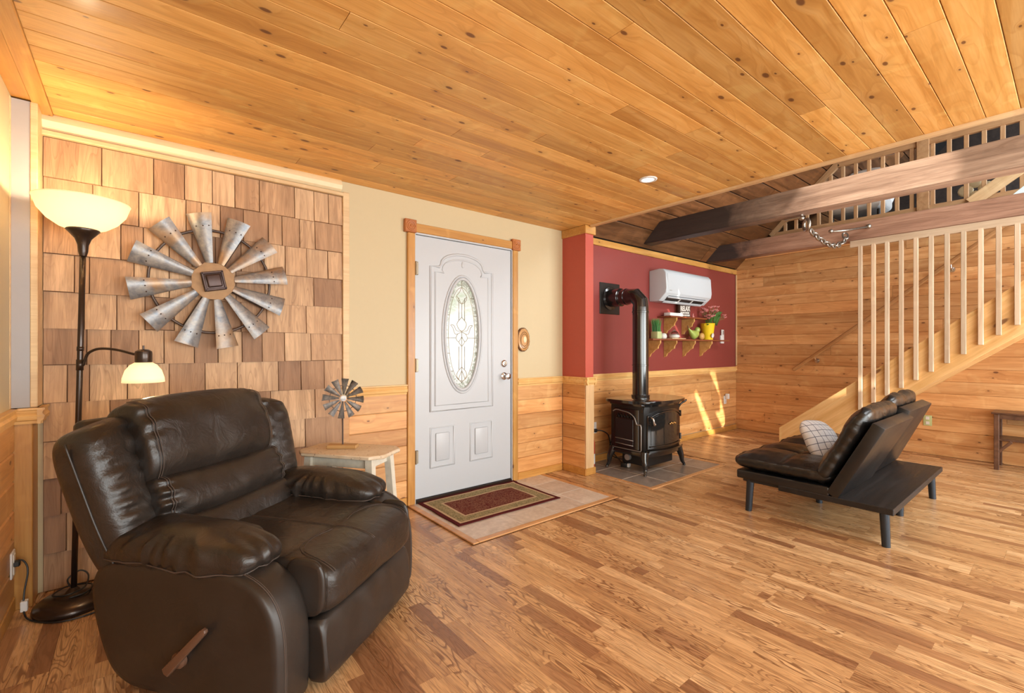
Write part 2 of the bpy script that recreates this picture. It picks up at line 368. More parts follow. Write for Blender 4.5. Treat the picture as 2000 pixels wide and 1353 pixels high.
class B:
    """collects primitives; .go() links them as one mesh object"""
    def __init__(s): s.bm = bmesh.new()
    def box(s, x0, x1, y0, y1, z0, z1, bev=0, seg=2, mtx=None):
        g = bmesh.ops.create_cube(s.bm, size=1)
        vs = g['verts']
        bmesh.ops.scale(s.bm, vec=(abs(x1-x0), abs(y1-y0), abs(z1-z0)), verts=vs)
        bmesh.ops.translate(s.bm, vec=((x0+x1)/2, (y0+y1)/2, (z0+z1)/2), verts=vs)
        if bev:
            es = list({e for v in vs for e in v.link_edges})
            r = bmesh.ops.bevel(s.bm, geom=es, offset=bev, segments=seg, profile=.5, affect='EDGES')
            vs = list({v for f in r['faces'] for v in f.verts} | {v for v in vs if v.is_valid})
        if mtx: bmesh.ops.transform(s.bm, matrix=mtx, verts=vs)
        return s
    def lathe(s, prof, seg=32, origin=(0, 0, 0), mtx=None, a0=0, a1=2*math.pi):
        full = abs(a1-a0-2*math.pi) < 1e-6
        rings = []
        n = seg if full else seg+1
        for r, z in prof:
            if r < 1e-6: rings.append([s.bm.verts.new((0, 0, z))])
            else: rings.append([s.bm.verts.new((r*math.cos(a0+(a1-a0)*k/seg), r*math.sin(a0+(a1-a0)*k/seg), z)) for k in range(n)])
        for a, b in zip(rings, rings[1:]):
            for k in range(seg):
                k2 = (k+1) % n
                q = [a[k % len(a)], a[k2 % len(a)], b[k2 % len(b)], b[k % len(b)]]
                q = list(dict.fromkeys(q))
                if len(q) > 2:
                    try: s.bm.faces.new(q)
                    except ValueError: pass
        vs = [v for r in rings for v in r]
        if mtx: bmesh.ops.transform(s.bm, matrix=mtx, verts=vs)
        bmesh.ops.translate(s.bm, vec=origin, verts=vs)
        return s
    def tube(s, pts, r, seg=10, closed=False, rad=None, caps=True):
        pts = [Vector(p) for p in pts]; n = len(pts); rings = []
        up = None
        for i, p in enumerate(pts):
            a = pts[(i-1) % n] if (closed or i > 0) else p
            b = pts[(i+1) % n] if (closed or i < n-1) else p
            t = (b-a).normalized()
            if up is None:
                up = t.orthogonal().normalized()
            else:
                up = (up-t*up.dot(t))
                up = up.normalized() if up.length > 1e-6 else t.orthogonal().normalized()
            sd = t.cross(up); rr = rad[i] if rad else r
            rings.append([s.bm.verts.new(p+(up*math.cos(k*2*math.pi/seg)+sd*math.sin(k*2*math.pi/seg))*rr) for k in range(seg)])
        m = n if closed else n-1
        for i in range(m):
            a, b = rings[i], rings[(i+1) % n]
            sh = 0
            if closed and i == n-1:
                sh = min(range(seg), key=lambda q: (a[0].co-b[q].co).length)
            for k in range(seg):
                s.bm.faces.new([a[k], a[(k+1) % seg], b[(k+1+sh) % seg], b[(k+sh) % seg]])
        if caps and not closed:
            s.bm.faces.new(rings[0][::-1]); s.bm.faces.new(rings[-1])
        return s
    def prism(s, poly, d0, d1, axis='x', bev=0, seg=2, mtx=None):
        """poly: 2D points; axis x: (y,z), axis y: (x,z), axis z: (x,y)"""
        def P3(p, d): return {'x': (d, p[0], p[1]), 'y': (p[0], d, p[1]), 'z': (p[0], p[1], d)}[axis]
        a = [s.bm.verts.new(P3(p, d0)) for p in poly]; b = [s.bm.verts.new(P3(p, d1)) for p in poly]
        fs = [s.bm.faces.new(a), s.bm.faces.new(b[::-1])]
        n = len(poly)
        for k in range(n): fs.append(s.bm.faces.new([a[k], b[k], b[(k+1) % n], a[(k+1) % n]]))
        vs = a+b
        if bev:
            es = list({e for f in fs[:2] for e in f.edges})
            r = bmesh.ops.bevel(s.bm, geom=es, offset=bev, segments=seg, profile=.5, affect='EDGES')
            vs = list({v for f in r['faces'] for v in f.verts} | {v for v in vs if v.is_valid})
        if mtx: bmesh.ops.transform(s.bm, matrix=mtx, verts=vs)
        return s
    def ball(s, c, r, seg=16, sc=(1, 1, 1), mtx=None):
        g = bmesh.ops.create_uvsphere(s.bm, u_segments=seg, v_segments=max(6, seg//2), radius=r)
        bmesh.ops.scale(s.bm, vec=sc, verts=g['verts'])
        if mtx: bmesh.ops.transform(s.bm, matrix=mtx, verts=g['verts'])
        bmesh.ops.translate(s.bm, vec=c, verts=g['verts']); return s
    def cyl(s, p0, p1, r, seg=20, r1=None):
        return s.tube([p0, p1], r, seg, rad=[r, r if r1 is None else r1])
    def quad(s, *pts):
        s.bm.faces.new([s.bm.verts.new(p) for p in pts]); return s
    def mesh(s, name):
        bmesh.ops.recalc_face_normals(s.bm, faces=s.bm.faces)
        me = bpy.data.meshes.new(name); s.bm.to_mesh(me); s.bm.free(); return me
    def go(s, name, mat, parent=None, loc=(0, 0, 0), rot=(0, 0, 0), smooth=35):
        return link(name, s.mesh(name), mat, parent, loc, rot, smooth)

def axes_obj(o, X, Z, c):
    X = Vector(X).normalized(); Z = Vector(Z).normalized(); Y = Z.cross(X)
    m = Matrix((X, Y, Z)).transposed().to_4x4(); m.translation = Vector(c); o.matrix_local = m; return o
PLK = {}
def plank(parent, name, c, X, Z, L, W, T, mat, ch=.004, gap=.0012, wedge=0):
    """a board: local X length, Y width, Z outwards; c = centre of its back face"""
    key = (round(L, 3), round(W, 3), T, mat, ch, wedge)
    if key not in PLK:
        bm = bmesh.new(); l = L/2-gap; w = W/2-gap
        cs = [(-w, 0), (-w, T-ch), (-w+ch, T), (w-ch, T), (w, T-ch), (w, 0)]
        a = [bm.verts.new((-l, y, z)) for y, z in cs]
        b = [bm.verts.new((l, y, z*(1-wedge))) for y, z in cs]
        bm.faces.new(a); bm.faces.new(b[::-1])
        for k in range(6): bm.faces.new([a[k], b[k], b[(k+1) % 6], a[(k+1) % 6]])
        bmesh.ops.recalc_face_normals(bm, faces=bm.faces)
        me = bpy.data.meshes.new(name); bm.to_mesh(me); bm.free(); me.materials.append(M[mat]); PLK[key] = me
    o = bpy.data.objects.new(name, PLK[key]); C.objects.link(o); o.parent = parent
    return axes_obj(o, X, Z, c)
def soft(name, size, a, b, n, mat, parent, loc=(0, 0, 0), rot=(0, 0, 0), fn=None, mode='z'):
    """superellipsoid cushion. a = outline squareness, b = side roundness"""
    bm = bmesh.new()
    for ax in range(3):
        for sg in (-1, 1):
            g = [[None]*(n+1) for _ in range(n+1)]
            for i in range(n+1):
                for j in range(n+1):
                    u, v = math.tan((i/n*2-1)*.785), math.tan((j/n*2-1)*.785)
                    p = [0, 0, 0]; p[ax] = sg; p[(ax+1) % 3] = u; p[(ax+2) % 3] = v
                    x, y, z = p
                    if mode == 'z': r = ((abs(x)**a+abs(y)**a)**(b/a)+abs(z)**b)**(1/b)
                    else: r = ((abs(y)**a+abs(z)**a)**(b/a)+abs(x)**b)**(1/b)
                    x, y, z = x/r, y/r, z/r
                    q = Vector((x*size[0]/2, y*size[1]/2, z*size[2]/2))
                    if fn: q = fn(q, x, y, z)
                    g[i][j] = bm.verts.new(q)
            for i in range(n):
                for j in range(n):
                    q = [g[i][j], g[i+1][j], g[i+1][j+1], g[i][j+1]]
                    bm.faces.new(q if sg > 0 else q[::-1])
    bmesh.ops.remove_doubles(bm, verts=bm.verts, dist=1e-5)
    bmesh.ops.recalc_face_normals(bm, faces=bm.faces)
    me = bpy.data.meshes.new(name); bm.to_mesh(me); bm.free(); me.shade_smooth()
    return link(name, me, mat, parent, loc, rot)
def copy_thing(o, loc=None, rot=None, label=None):
    c = o.copy(); C.objects.link(c)
    if loc is not None: c.location = loc
    if rot is not None: c.rotation_euler = rot
    if label: c['label'] = label
    def rec(src, dst):
        for ch in list(src.children):
            d = ch.copy(); C.objects.link(d); d.parent = dst; rec(ch, d)
    rec(o, c); return c
def segs(x0, x1, lens, off):
    """cut x0..x1 into board lengths"""
    out = []; a = x0; k = off
    first = True
    while a < x1-.02:
        l = lens[k % len(lens)]*(random.uniform(.35, 1) if first else 1); k += 1; first = False
        b = min(a+l, x1)
        if x1-b < .25: b = x1
        out.append((a, b)); a = b
    return out

# ================================================================== room shell
XL, YB, H, XR, XE = -.44, 3.2, 2.34, 6.89, 3.31
floor = structure(B().box(XL-.1, XR+.1, -3.1, YB+.1, -.12, -.006).go('floor', 'lam'))
LW = .1923
i = 0; x = XL
while x < XR:
    xc = x+LW/2
    top = YB
    if 1.56 < xc < 3.0 or 3.32 < xc < 4.69: top = 2.30
    for a, b in segs(-.9, top, [1.28], i):
        w_ = min(LW, XR-x)
        plank(floor, 'floor_board', (x+w_/2, (a+b)/2, -.006), (0, 1, 0), (0, 0, 1), b-a, w_, .006, 'lam', .0006, .0003)
    x += LW; i += 1
# tiled pads let into the floor
def tilepad(x0, x1, y0, y1, xs, ys, mt, nm):
    B().box(x0, x1, y0, y1, -.005, .0032).go('grout_bed', 'grout', floor)
    for a, b in zip(xs, xs[1:]):
        for c, d in zip(ys, ys[1:]):
            g = .0045
            B().box(a+g, b-g, c+g, d-g, -.004, .004, .0015, 1).go(nm, mt, floor)
tilepad(1.63, 2.94, 2.36, 3.2, [1.63, 2.03, 2.36, 2.66, 2.94], [2.36, 2.66, 2.96, 3.2], 'tile', 'floor_tile')
tilepad(3.40, 4.62, 2.30, 3.19, [3.36, 3.66, 3.99, 4.32, 4.62], [2.30, 2.60, 2.93, 3.19], 'htile', 'hearth_tile')
def strip(nm, x0, x1, y0, y1): B().box(x0, x1, y0, y1, -.003, .007, .003, 1).go(nm, 'borderw', floor)
strip('border_strip', 1.585, 1.63, 2.315, 3.18); strip('border_strip', 1.63, 2.985, 2.315, 2.36); strip('border_strip', 2.94, 2.985, 2.36, 3.18)
strip('border_strip', 3.365, 4.665, 2.26, 2.30); strip('border_strip', 4.62, 4.665, 2.30, 3.18); strip('border_strip', 3.365, 3.40, 2.30, 2.895)

wb = B()
wb.box(XL-.1, 1.62, YB, YB+.1, 0, H); wb.box(2.62, XR+.1, YB, YB+.1, 0, H); wb.box(1.62, 2.62, YB, YB+.1, 2.085, H)
wall_back = structure(wb.go('wall_back', 'cream'))
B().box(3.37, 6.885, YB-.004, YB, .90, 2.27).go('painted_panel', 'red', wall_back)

def boards_back(x0, x1, z0, z1, n, lens, mat='wains', T=.012):
    hgt = (z1-z0)/n
    for k in range(n):
        for a, b in segs(x0, x1, lens, k):
            plank(wall_back, 'wainscot_board', ((a+b)/2, YB, z0+hgt*(k+.5)), (1, 0, 0), (0, -1, 0), b-a, hgt, T, mat, .004)
boards_back(1.145, 1.58, .065, .85, 6, [2])
boards_back(2.665, 3.235, .065, .85, 6, [2])
boards_back(3.37, 6.875, .075, .86, 6, [2.4, 1.7, 3.1])

B().box(-.352, 1.098, YB-.003, YB, 0, 2.24).go('dark_backing', 'bark', wall_back)
# cedar shingles, lapped with thick butts
SZ = [2.225, 2.028, 1.842, 1.655, 1.468, 1.288, 1.106, .92, .73, .547, .367, .179, .004]
SJ = [[-0.137, 0.075, 0.213, 0.345, 0.459, 0.59, 0.791, 0.911, 1.004], [-0.172, 0.012, 0.22, 0.292, 0.385, 0.504, 0.639, 0.718, 0.822, 0.918],
 [-0.198, -0.062, 0.031, 0.143, 0.248, 0.36, 0.491, 0.616, 0.736, 0.866, 1.0], [-0.24, -0.184, -0.008, 0.143, 0.31, 0.464, 0.622, 0.911],
 [-0.203, -0.078, 0.038, 0.166, 0.36, 0.491, 0.63, 0.863], [-0.194, -0.101, 0.012, 0.12, 0.258, 0.373, 0.496, 0.605, 0.733, 0.892],
 [-0.266, -0.184, -0.035, 0.143, 0.31, 0.472, 0.697, 0.831, 0.977], [-0.221, -0.105, 0.075, 0.26, 0.411, 0.526, 0.653, 0.918],
 [-0.269, -0.115, 0.053, 0.236, 0.411, 0.573, 0.736, 0.857], [-0.288, -0.135, 0.075, 0.26, 0.491, 0.688, 0.872],
 [-0.269, -0.074, 0.12, 0.31, 0.518, 0.748, 0.937], [-0.232, -0.054, 0.166, 0.385, 0.573, 0.81]]
for k, js in enumerate(SJ):
    e = [-.352]+js+[1.098]
    for a, b in zip(e, e[1:]):
        dz = random.uniform(-.003, .004); T = random.choice([.016, .019, .022])
        z0, z1 = SZ[k+1]+dz, SZ[k]+.004
        plank(wall_back, 'shingle', ((a+b)/2, YB, (z0+z1)/2), (0, 0, 1), (0, -1, 0), z1-z0, b-a, T, 'shingle', .001, .0022, .62)
B().box(1.098, 1.142, YB-.026, YB, .91, 2.262, .003, 1).go('shingle_frame', 'pale', wall_back)
B().box(1.098, 1.142, YB-.026, YB, 0, .85, .003, 1).go('shingle_frame', 'wains', wall_back)
o = B().box(-.73, .73, -.0175, .0175, -.012, .012, .003, 1).go('shingle_frame', 'pale', wall_back); o.location = (.37, YB-.014, 2.243)
# cream cove along the ceiling above the shingles
B().prism([(YB, 2.262), (YB-.012, 2.262), (YB-.03, 2.275), (YB-.038, 2.30), (YB-.03, 2.325), (YB-.015, H), (YB, H)], -.375, 1.09, 'x').go('cove_strip', 'cove', wall_back)
# corner pilaster beside the shingles
B().box(XL, -.378, 3.05, YB, .92, H-.012).go('grey_corner_panel', 'grey', wall_back)
B().box(-.378, -.353, 3.045, YB, .92, H-.012, .003, 1).go('corner_strip', 'pale', wall_back)
B().box(XL, -.438, 3.03, 3.05, .92, H-.012).go('corner_strip', 'pale', wall_back)
o = B().box(-.43, .43, -.035, .035, -.075, .075, .003, 1).go('corner_post', 'trimw', wall_back); axes_obj(o, (0, 0, 1), (0, -1, 0), (-.405, 3.125, .43))

def rail_prof(d=1): return [(0, .845), (.012, .845), (.014, .858), (.022, .864), (.026, .882), (.018, .893), (.02, .905), (.026, .91), (.026, .918), (0, .918)]
def chair_rail(n, segs_):
    """segs_: (kind, a0, a1, base, sign)"""
    r = _se('trim_%d' % n)
    for ax, a0, a1, base, sg in segs_:
        b = B(); b.prism([(base+sg*d, z) for d, z in rail_prof()], a0, a1, ax); b.go('rail_strip', 'rail', r)
    return r
chair_rail(1, [('x', 1.142, 1.58, YB-.001, -1)])
chair_rail(2, [('x', 2.665, 3.24, YB-.001, -1), ('y', 2.86, YB, 3.25, -1), ('x', 3.225, 3.385, 2.9, -1), ('y', 2.875, YB, 3.36, 1)])
chair_rail(3, [('x', 3.385, 6.885, YB-.001, -1)])
chair_rail(4, [('y', -1.0, 3.05, XL, 1), ('x', XL+.01, -.335, 3.05, -1), ('y', 3.025, YB, -.353, 1)])
def base(side, segs_):
    r = _se('baseboard_'+side)
    for x0, x1, y0, y1 in segs_: B().box(x0, x1, y0, y1, .0005, .068, .004, 1).go('base_strip', 'trimw', r)
base('back', [(1.145, 1.578, YB-.02, YB), (2.668, 3.232, YB-.02, YB), (3.385, 6.87, YB-.022, YB)])
base('wing', [(3.232, 3.25, 2.882, YB-.02), (3.25, 3.378, 2.882, 2.9), (3.36, 3.378, 2.9, YB-.022)])
base('left', [(XL, XL+.016, -1, 3.045)])

# wing wall beside the stove
wing = structure(B().box(3.25, 3.36, 2.9, YB, .0, H).go('wall_wing', 'redlit'))
for k in range(6):
    hg = (.85-.065)/6
    plank(wing, 'wainscot_board', (3.25, 3.045, .065+hg*(k+.5)), (0, 1, 0), (-1, 0, 0), .286, hg, .010, 'wains', .004)
o = B().box(-.4225, .4225, -.056, .056, -.006, .006, .002, 1).go('end_board', 'pale', wing); axes_obj(o, (0, 0, 1), (0, -1, 0), (3.302, 2.894, .46))
B().box(3.235, 3.38, 2.885, YB-.002, 2.262, H-.002, .003, 1).go('cap_strip', 'trimw', wing)
# cap trim on top of the red wall
t5 = _se('trim_5')
for a, b in ((3.38, 5.2), (5.2, 6.885)):
    o = B().box(-(b-a)/2, (b-a)/2, -.034, .034, -.010, .010, .003, 1).go('cap_strip', 'trimw', t5); axes_obj(o, (1, 0, 0), (0, -1, 0), ((a+b)/2, YB-.010, 2.305))
t6 = _se('trim_6'); o = B().box(-.665, .665, -.009, .009, -.008, .008, .002, 1).go('corner_strip', 'pale', t6); axes_obj(o, (0, 0, 1), (0, -1, 0), (6.872, YB-.016, 1.6))

wall_left = structure(B().box(XL-.1, XL, -3.1, YB+.1, 0, H).go('wall_left', 'cream'))
for k in range(6):
    hg = (.85-.065)/6
    for a, b in segs(-.5, 3.048, [3.0, 2.2], k): plank(wall_left, 'wainscot_board', (XL, (a+b)/2, .065+hg*(k+.5)), (0, 1, 0), (1, 0, 0), b-a, hg, .012, 'wains', .006)
wall_right = structure(B().box(XR, XR+.1, -3.1, YB+.1, 0, 2.745).go('wall_right', 'rwall'))
n = 20; hg = 2.74/n
for k in range(n):
    for a, b in segs(-1.2, YB, [3.6, 2.3, 1.9, 3.0], k*3+1): plank(wall_right, 'wall_board', (XR, (a+b)/2, .003+hg*(k+.5)), (0, 1, 0), (-1, 0, 0), b-a, hg, .012, 'rwall', .003)

# flat board ceiling
ceiling = structure(B().box(XL-.1, XE, -3.1, YB+.1, H+.012, H+.06).go('ceiling', 'ceil'))
cw = .1165; y = YB; k = 0
while y > -.6:
    for a, b in segs(-.315, XE-.02, [3.9, 2.2, 2.9, 1.7], k*5+2):
        plank(ceiling, 'ceiling_board', ((a+b)/2, y-cw/2, H+.012), (1, 0, 0), (0, 0, -1), b-a, cw, .012, 'ceil', .0018)
    y -= cw; k += 1
o = B().box(-1.9, 1.9, -.03, .03, -.014, .014, .003, 1).go('edge_board', 'trimw', ceiling); axes_obj(o, (0, 1, 0), (0, 0, -1), (-.345, 1.3, H))
o = B().box(-1.9, 1.9, -.034, .034, -.006, .006, .003, 1).go('edge_board', 'trimw', ceiling); axes_obj(o, (0, 1, 0), (0, 0, -1), (-.408, 1.3, H+.002))
t7 = _se('trim_7'); o = B().box(-3.0, 2.88, -.022, .022, -.02, .02, .008, 2).go('edge_strip', 'pale', t7); axes_obj(o, (0, 1, 0), (0, 0, -1), (XE-.005, 0, H+.004))

# pitched roof over the open part
rb = B(); q = .06
rb.prism([(YB+.1, H), (YB+.1, H+.06), (0, 5.62), (0, 5.56), (YB, H+.02)], XE-.1, 9.7, 'x')
roof = structure(rb.go('ceiling_pitched', 'black'))
sl = .23
for k in range(11):
    d = sl*(k+.5)/math.sqrt(2)
    for a, b in segs(XE+.005, 9.55, [3.2, 2.6, 4.0], k*2+1):
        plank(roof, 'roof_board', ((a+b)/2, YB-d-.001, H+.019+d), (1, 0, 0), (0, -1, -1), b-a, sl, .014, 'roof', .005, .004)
gable = structure(B().prism([(YB, H+.062), (0, 5.54), (-3.1, H+.062)], XE-.06, XE-.02, 'x').go('wall_gable', 'cream'))
def trace(p):
    s_ = (5.56+p[1]-p[2])/(SUN.y-SUN.z); q_ = Vector(p)-SUN*s_; return (q_.x, q_.y)
holes = [[(5.70, 3.2, .60), (5.86, 3.2, .32), (6.06, 3.2, .02), (6.07, 2.93, 0), (6.17, 2.93, 0), (6.23, 3.2, .0), (5.98, 3.2, .33), (5.76, 3.2, .62)],
         [(6.0, 3.2, .87), (6.26, 3.2, .84), (6.40, 3.2, .49), (6.61, 3.2, .03), (6.50, 3.2, .03), (6.19, 3.2, .37), (6.06, 3.2, .53)],
         [(4.52, 1.70, 2.36), (4.52, 1.48, 2.66), (4.52, .70, 2.66), (4.52, .56, 2.60), (4.52, .52, 2.50), (4.52, .56, 2.36)]]
outer = [(XE-.1, 0), (9.7, 0), (9.7, -3.15), (XE-.1, -3.15)]
hp = [[trace(p) for p in h] for h in holes]  # openings in the unseen roof slope, shaped to throw the sun patches
flat = outer+[p for h in hp for p in h]
tris = geometry.tessellate_polygon([[Vector((a, b, 0)) for a, b in l] for l in [outer]+hp])
me = bpy.data.meshes.new('roof_near'); me.from_pydata([(a, b, 5.56+b) for a, b in flat], [], [tuple(t) for t in tris])
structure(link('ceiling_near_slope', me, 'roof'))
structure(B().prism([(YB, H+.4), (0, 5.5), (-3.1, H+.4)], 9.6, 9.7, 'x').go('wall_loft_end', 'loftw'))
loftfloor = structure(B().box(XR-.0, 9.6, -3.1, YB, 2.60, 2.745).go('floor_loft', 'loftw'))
# near wall with wide window openings
nw = B(); yw = -3.1
for a, b, z0, z1 in ((XL-.1, -.2, 0, 2.05), (3.75, 3.95, 0, 2.05), (6.75, XR+.1, 0, 2.05), (-.2, 6.75, 0, .25), ): nw.box(a, b, yw-.1, yw, z0, z1)
wall_near = structure(nw.go('wall_near', 'cream'))
def tracey(p):
    s_ = (p[1]+3.15)/SUN.y; q_ = Vector(p)-SUN*s_; return (q_.x, q_.z)
oh = [(XL-.1, 2.05), (XR+.1, 2.05), (XR+.1, 2.44), (XL-.1, 2.44)]; sh_ = [tracey(q_) for q_ in ((5.99, 2.28, 0), (6.03, 2.28, 0), (6.155, 2.88, 0), (6.07, 2.88, 0))]
tris = geometry.tessellate_polygon([[Vector((a, b, 0)) for a, b in l] for l in (oh, sh_)])  # slit added in the unseen header so sun can streak the floor
me = bpy.data.meshes.new('header'); me.from_pydata([(a, -3.15, b) for a, b in oh+sh_], [], [tuple(t) for t in tris]); link('wall_header', me, 'cream', wall_near)
structure(B().box(-3, 11, -9.5, -3.95, 2.38, 2.43).go('sun_blocker', 'loftw'))  # unseen slab added to keep direct sun out of the near windows
wf = _se('window_1')
fr = B()
for a in (-.2, 1.1, 2.4, 3.71): fr.box(a, a+.05, yw-.07, yw-.03, .25, 2.05)
fr.go('window_frame', 'white', wf)
wf = _se('window_2'); fr = B()
for a in (3.95, 4.87, 5.8, 6.7): fr.box(a, a+.05, yw-.07, yw-.03, .25, 2.05)
fr.go('window_frame', 'white', wf)

wf = _se('fill_window'); fr = B()  # unseen frame added to go with the left fill light
for a, b, z0, z1 in ((-1.55, -1.5, .75, 1.95), (-.40, -.35, .75, 1.95), (-1.5, -.40, .75, .80), (-1.5, -.40, 1.90, 1.95)): fr.box(XL, XL+.02, a, b, z0, z1)
fr.go('window_frame', 'white', wf)
# ================================================================== front door
door = _se('door_1')
fw = .005
for a, b in ((1.582, 1.644), (2.604, 2.664)):
    o = B().box(-1.03, 1.03, -(b-a)/2, (b-a)/2, -.012, .012, .004, 1).go('casing', 'trimw', door); axes_obj(o, (0, 0, 1), (0, -1, 0), ((a+b)/2, YB-.012, 1.035))
o = B().box(-.48, .48, -.034, .034, -.012, .012, .004, 1).go('casing', 'trimw', door); axes_obj(o, (1, 0, 0), (0, -1, 0), (2.122, YB-.012, 2.108))
for a in (1.604, 2.640):
    rr = B().box(a-.047, a+.047, YB-.034, YB, 2.065, 2.163, .003, 1)
    for r_ in (.034, .021): rr.tube([(a+r_*math.cos(t*math.pi/12), YB-.034, 2.114+r_*math.sin(t*math.pi/12)) for t in range(24)], .0045, 6, True)
    rr.ball((a, YB-.034, 2.114), .009, 12); rr.go('rosette_block', 'rosette', door)
jb = B(); jb.box(1.644, 1.652, YB-.014, YB+.09, 0, 2.075); jb.box(2.596, 2.604, YB-.014, YB+.09, 0, 2.075); jb.box(1.652, 2.596, YB-.014, YB+.09, 2.062, 2.075); jb.go('door_jamb', 'white', door)
B().box(1.652, 2.596, YB-.02, YB+.09, .001, .028, .003, 1).go('threshold', 'bronze', door)
CX, CZ, RX, RZ = 2.085, 1.305, .158, .445
y0, y1 = YB-.002, YB+.040
outer = [(1.658, .034), (2.590, .034), (2.590, 2.057), (1.658, 2.057)]
ell = [(CX+RX*math.cos(t*math.pi/32), CZ+RZ*math.sin(t*math.pi/32)) for t in range(64)]
tri = geometry.tessellate_polygon([[Vector((a, b, 0)) for a, b in outer], [Vector((a, b, 0)) for a, b in ell]])
vs = [(a, y0, b) for a, b in outer+ell]+[(a, y1, b) for a, b in outer+ell]; n = len(outer+ell)
fs = [tuple(t) for t in tri]+[tuple(i_+n for i_ in t)[::-1] for t in tri]
fs += [(i_, (i_+1) % 4, (i_+1) % 4+n, i_+n) for i_ in range(4)]
fs += [(4+i_, 4+i_+n, 4+(i_+1) % 64+n, 4+(i_+1) % 64) for i_ in range(64)]
me = bpy.data.meshes.new('door_slab'); me.from_pydata(vs, [], fs); link('door_slab', me, 'white', door)
def bead(path, w=.016, d=.008, closed=True, nm='moulding'):
    """half-round bead on the slab face following an (x,z) path"""
    b = B(); b.tube([(x, y0+.001, z) for x, z in path], w/2, 8, closed)
    o = b.go(nm, 'white', door, smooth=True); return o
def panel(x0, x1, z0, z1):
    bead([(x0, z0), (x1, z0), (x1, z1), (x0, z1)], .020)
    B().box(x0+.045, x1-.045, y0-.009, y0+.001, z0+.045, z1-.045, .0075, 2).go('raised_panel', 'white', door)
panel(1.785, 2.000, .255, .565); panel(2.160, 2.382, .255, .565)
def topshape(i_):
    xl, xr, zb, zs = 1.785+i_, 2.385-i_, .695+i_, 1.835-i_
    p = [(xl, zb), (xr, zb), (xr, zs), (xr-.08, zs)]
    for t in range(0, 13):
        a = math.pi*t/12; p.append((CX+(.205-i_*.3)*math.cos(a), zs+.02+.10*math.sin(a)**.9 if 0 < t < 12 else zs+.02))
    p += [(xl+.08, zs), (xl, zs)]
    return p
bead(topshape(0), .022); bead(topshape(.042), .014)
for r_, w_ in ((.034, .020), (.010, .026)):
    bead([(CX+(RX+r_)*math.cos(t*math.pi/32), CZ+(RZ+r_)*math.sin(t*math.pi/32)) for t in range(64)], w_)
B().ball((CX, y0-.002, 1.875), .012, 12, (1, .5, 2.2)).go('ornament', 'white', door)
pan = B().prism([(RX*1.02*math.cos(t*math.pi/32), RZ*1.01*math.sin(t*math.pi/32)) for t in range(64)], -.004, .004, 'y').go('glass_pane', 'leaded', door, loc=(CX, YB+.018, CZ))
cm = B(); yc = YB+.012
def came(pts, closed=False, r_=.0021): cm.tube([(CX+a, yc, CZ+b) for a, b in pts], r_, 6, closed)
def sm(pts, n=6):
    """Catmull-Rom through 2D points"""
    out = []
    P_ = [pts[0]]+pts+[pts[-1]]
    for i_ in range(1, len(P_)-2):
        for k_ in range(n):
            t = k_/n; a, b, c, d = P_[i_-1], P_[i_], P_[i_+1], P_[i_+2]
            out.append(tuple(.5*((2*b[j])+(-a[j]+c[j])*t+(2*a[j]-5*b[j]+4*c[j]-d[j])*t*t+(-a[j]+3*b[j]-3*c[j]+d[j])*t**3) for j in range(len(b))))
    out.append(pts[-1]); return out
came([(.128*math.cos(t*math.pi/24), .385*math.sin(t*math.pi/24)) for t in range(48)], True)
came([(-.155, -.03), (-.055, -.03)]); came([(.055, -.03), (.155, -.03)])
for s_ in (-1, 1):
    came([(s_*.028, .115), (s_*.028, .30)]); came([(s_*.028, -.10), (s_*.028, -.29)])
    came(sm([(0, .14), (s_*.045, .09), (s_*.03, .045), (0, .025)]))
    came(sm([(0, .025), (s_*.05, .03), (s_*.075, .07), (s_*.105, .075), (s_*.085, .05), (s_*.06, .0), (0, .02)]))
    came(sm([(0, .02), (s_*.04, .0), (s_*.055, -.035), (s_*.03, -.06), (0, -.02)]))
    came(sm([(0, -.10), (s_*.022, -.075), (s_*.03, -.06)]))
    came(sm([(0, .39), (s_*.02, .35), (s_*.05, .31), (s_*.035, .27), (0, .25)])); came(sm([(0, .25), (s_*.03, .29), (s_*.045, .31)]))
    came(sm([(0, -.27), (s_*.04, -.31), (s_*.045, -.35), (0, -.40)])); came(sm([(0, -.30), (s_*.02, -.34), (s_*.03, -.37)]))
    came([(s_*.118, .155), (s_*.148, .155)]); came([(s_*.118, -.155), (s_*.148, -.155)]); came([(s_*.08, .30), (s_*.12, .30)]); came([(s_*.08, -.30), (s_*.12, -.30)])
came([(0, .025), (0, -.40)]); came([(0, .45), (0, .39)]); came([(0, .25), (0, .14)])
tag(cm.go('glass_came', 'lead', door, smooth=True), None, None, kind='stuff')
for z in (.36, 1.06, 1.80): B().box(1.644, 1.672, YB-.022, YB-.002, z-.05, z+.05, .003, 1).cyl((1.651, YB-.022, z-.052), (1.651, YB-.022, z+.052), .007, 10).go('hinge', 'hinge', door)
kx = 2.515
MY = Matrix.Rotation(R(90), 4, 'X')
k1 = B().lathe([(0, 0), (.033, 0), (.033, .008), (.024, .014), (.013, .018), (.013, .038), (.022, .044), (.028, .055), (.026, .068), (.015, .074), (0, .075)], 24, (kx, y0, .945), MY).go('door_knob', 'chrome', door)
k2 = B().lathe([(0, 0), (.031, 0), (.031, .008), (.022, .016), (0, .018)], 24, (kx, y0, 1.055), MY); k2.box(kx-.004, kx+.004, y0-.030, y0-.014, 1.042, 1.068, .002, 1); k2.go('deadbolt', 'chrome', door)

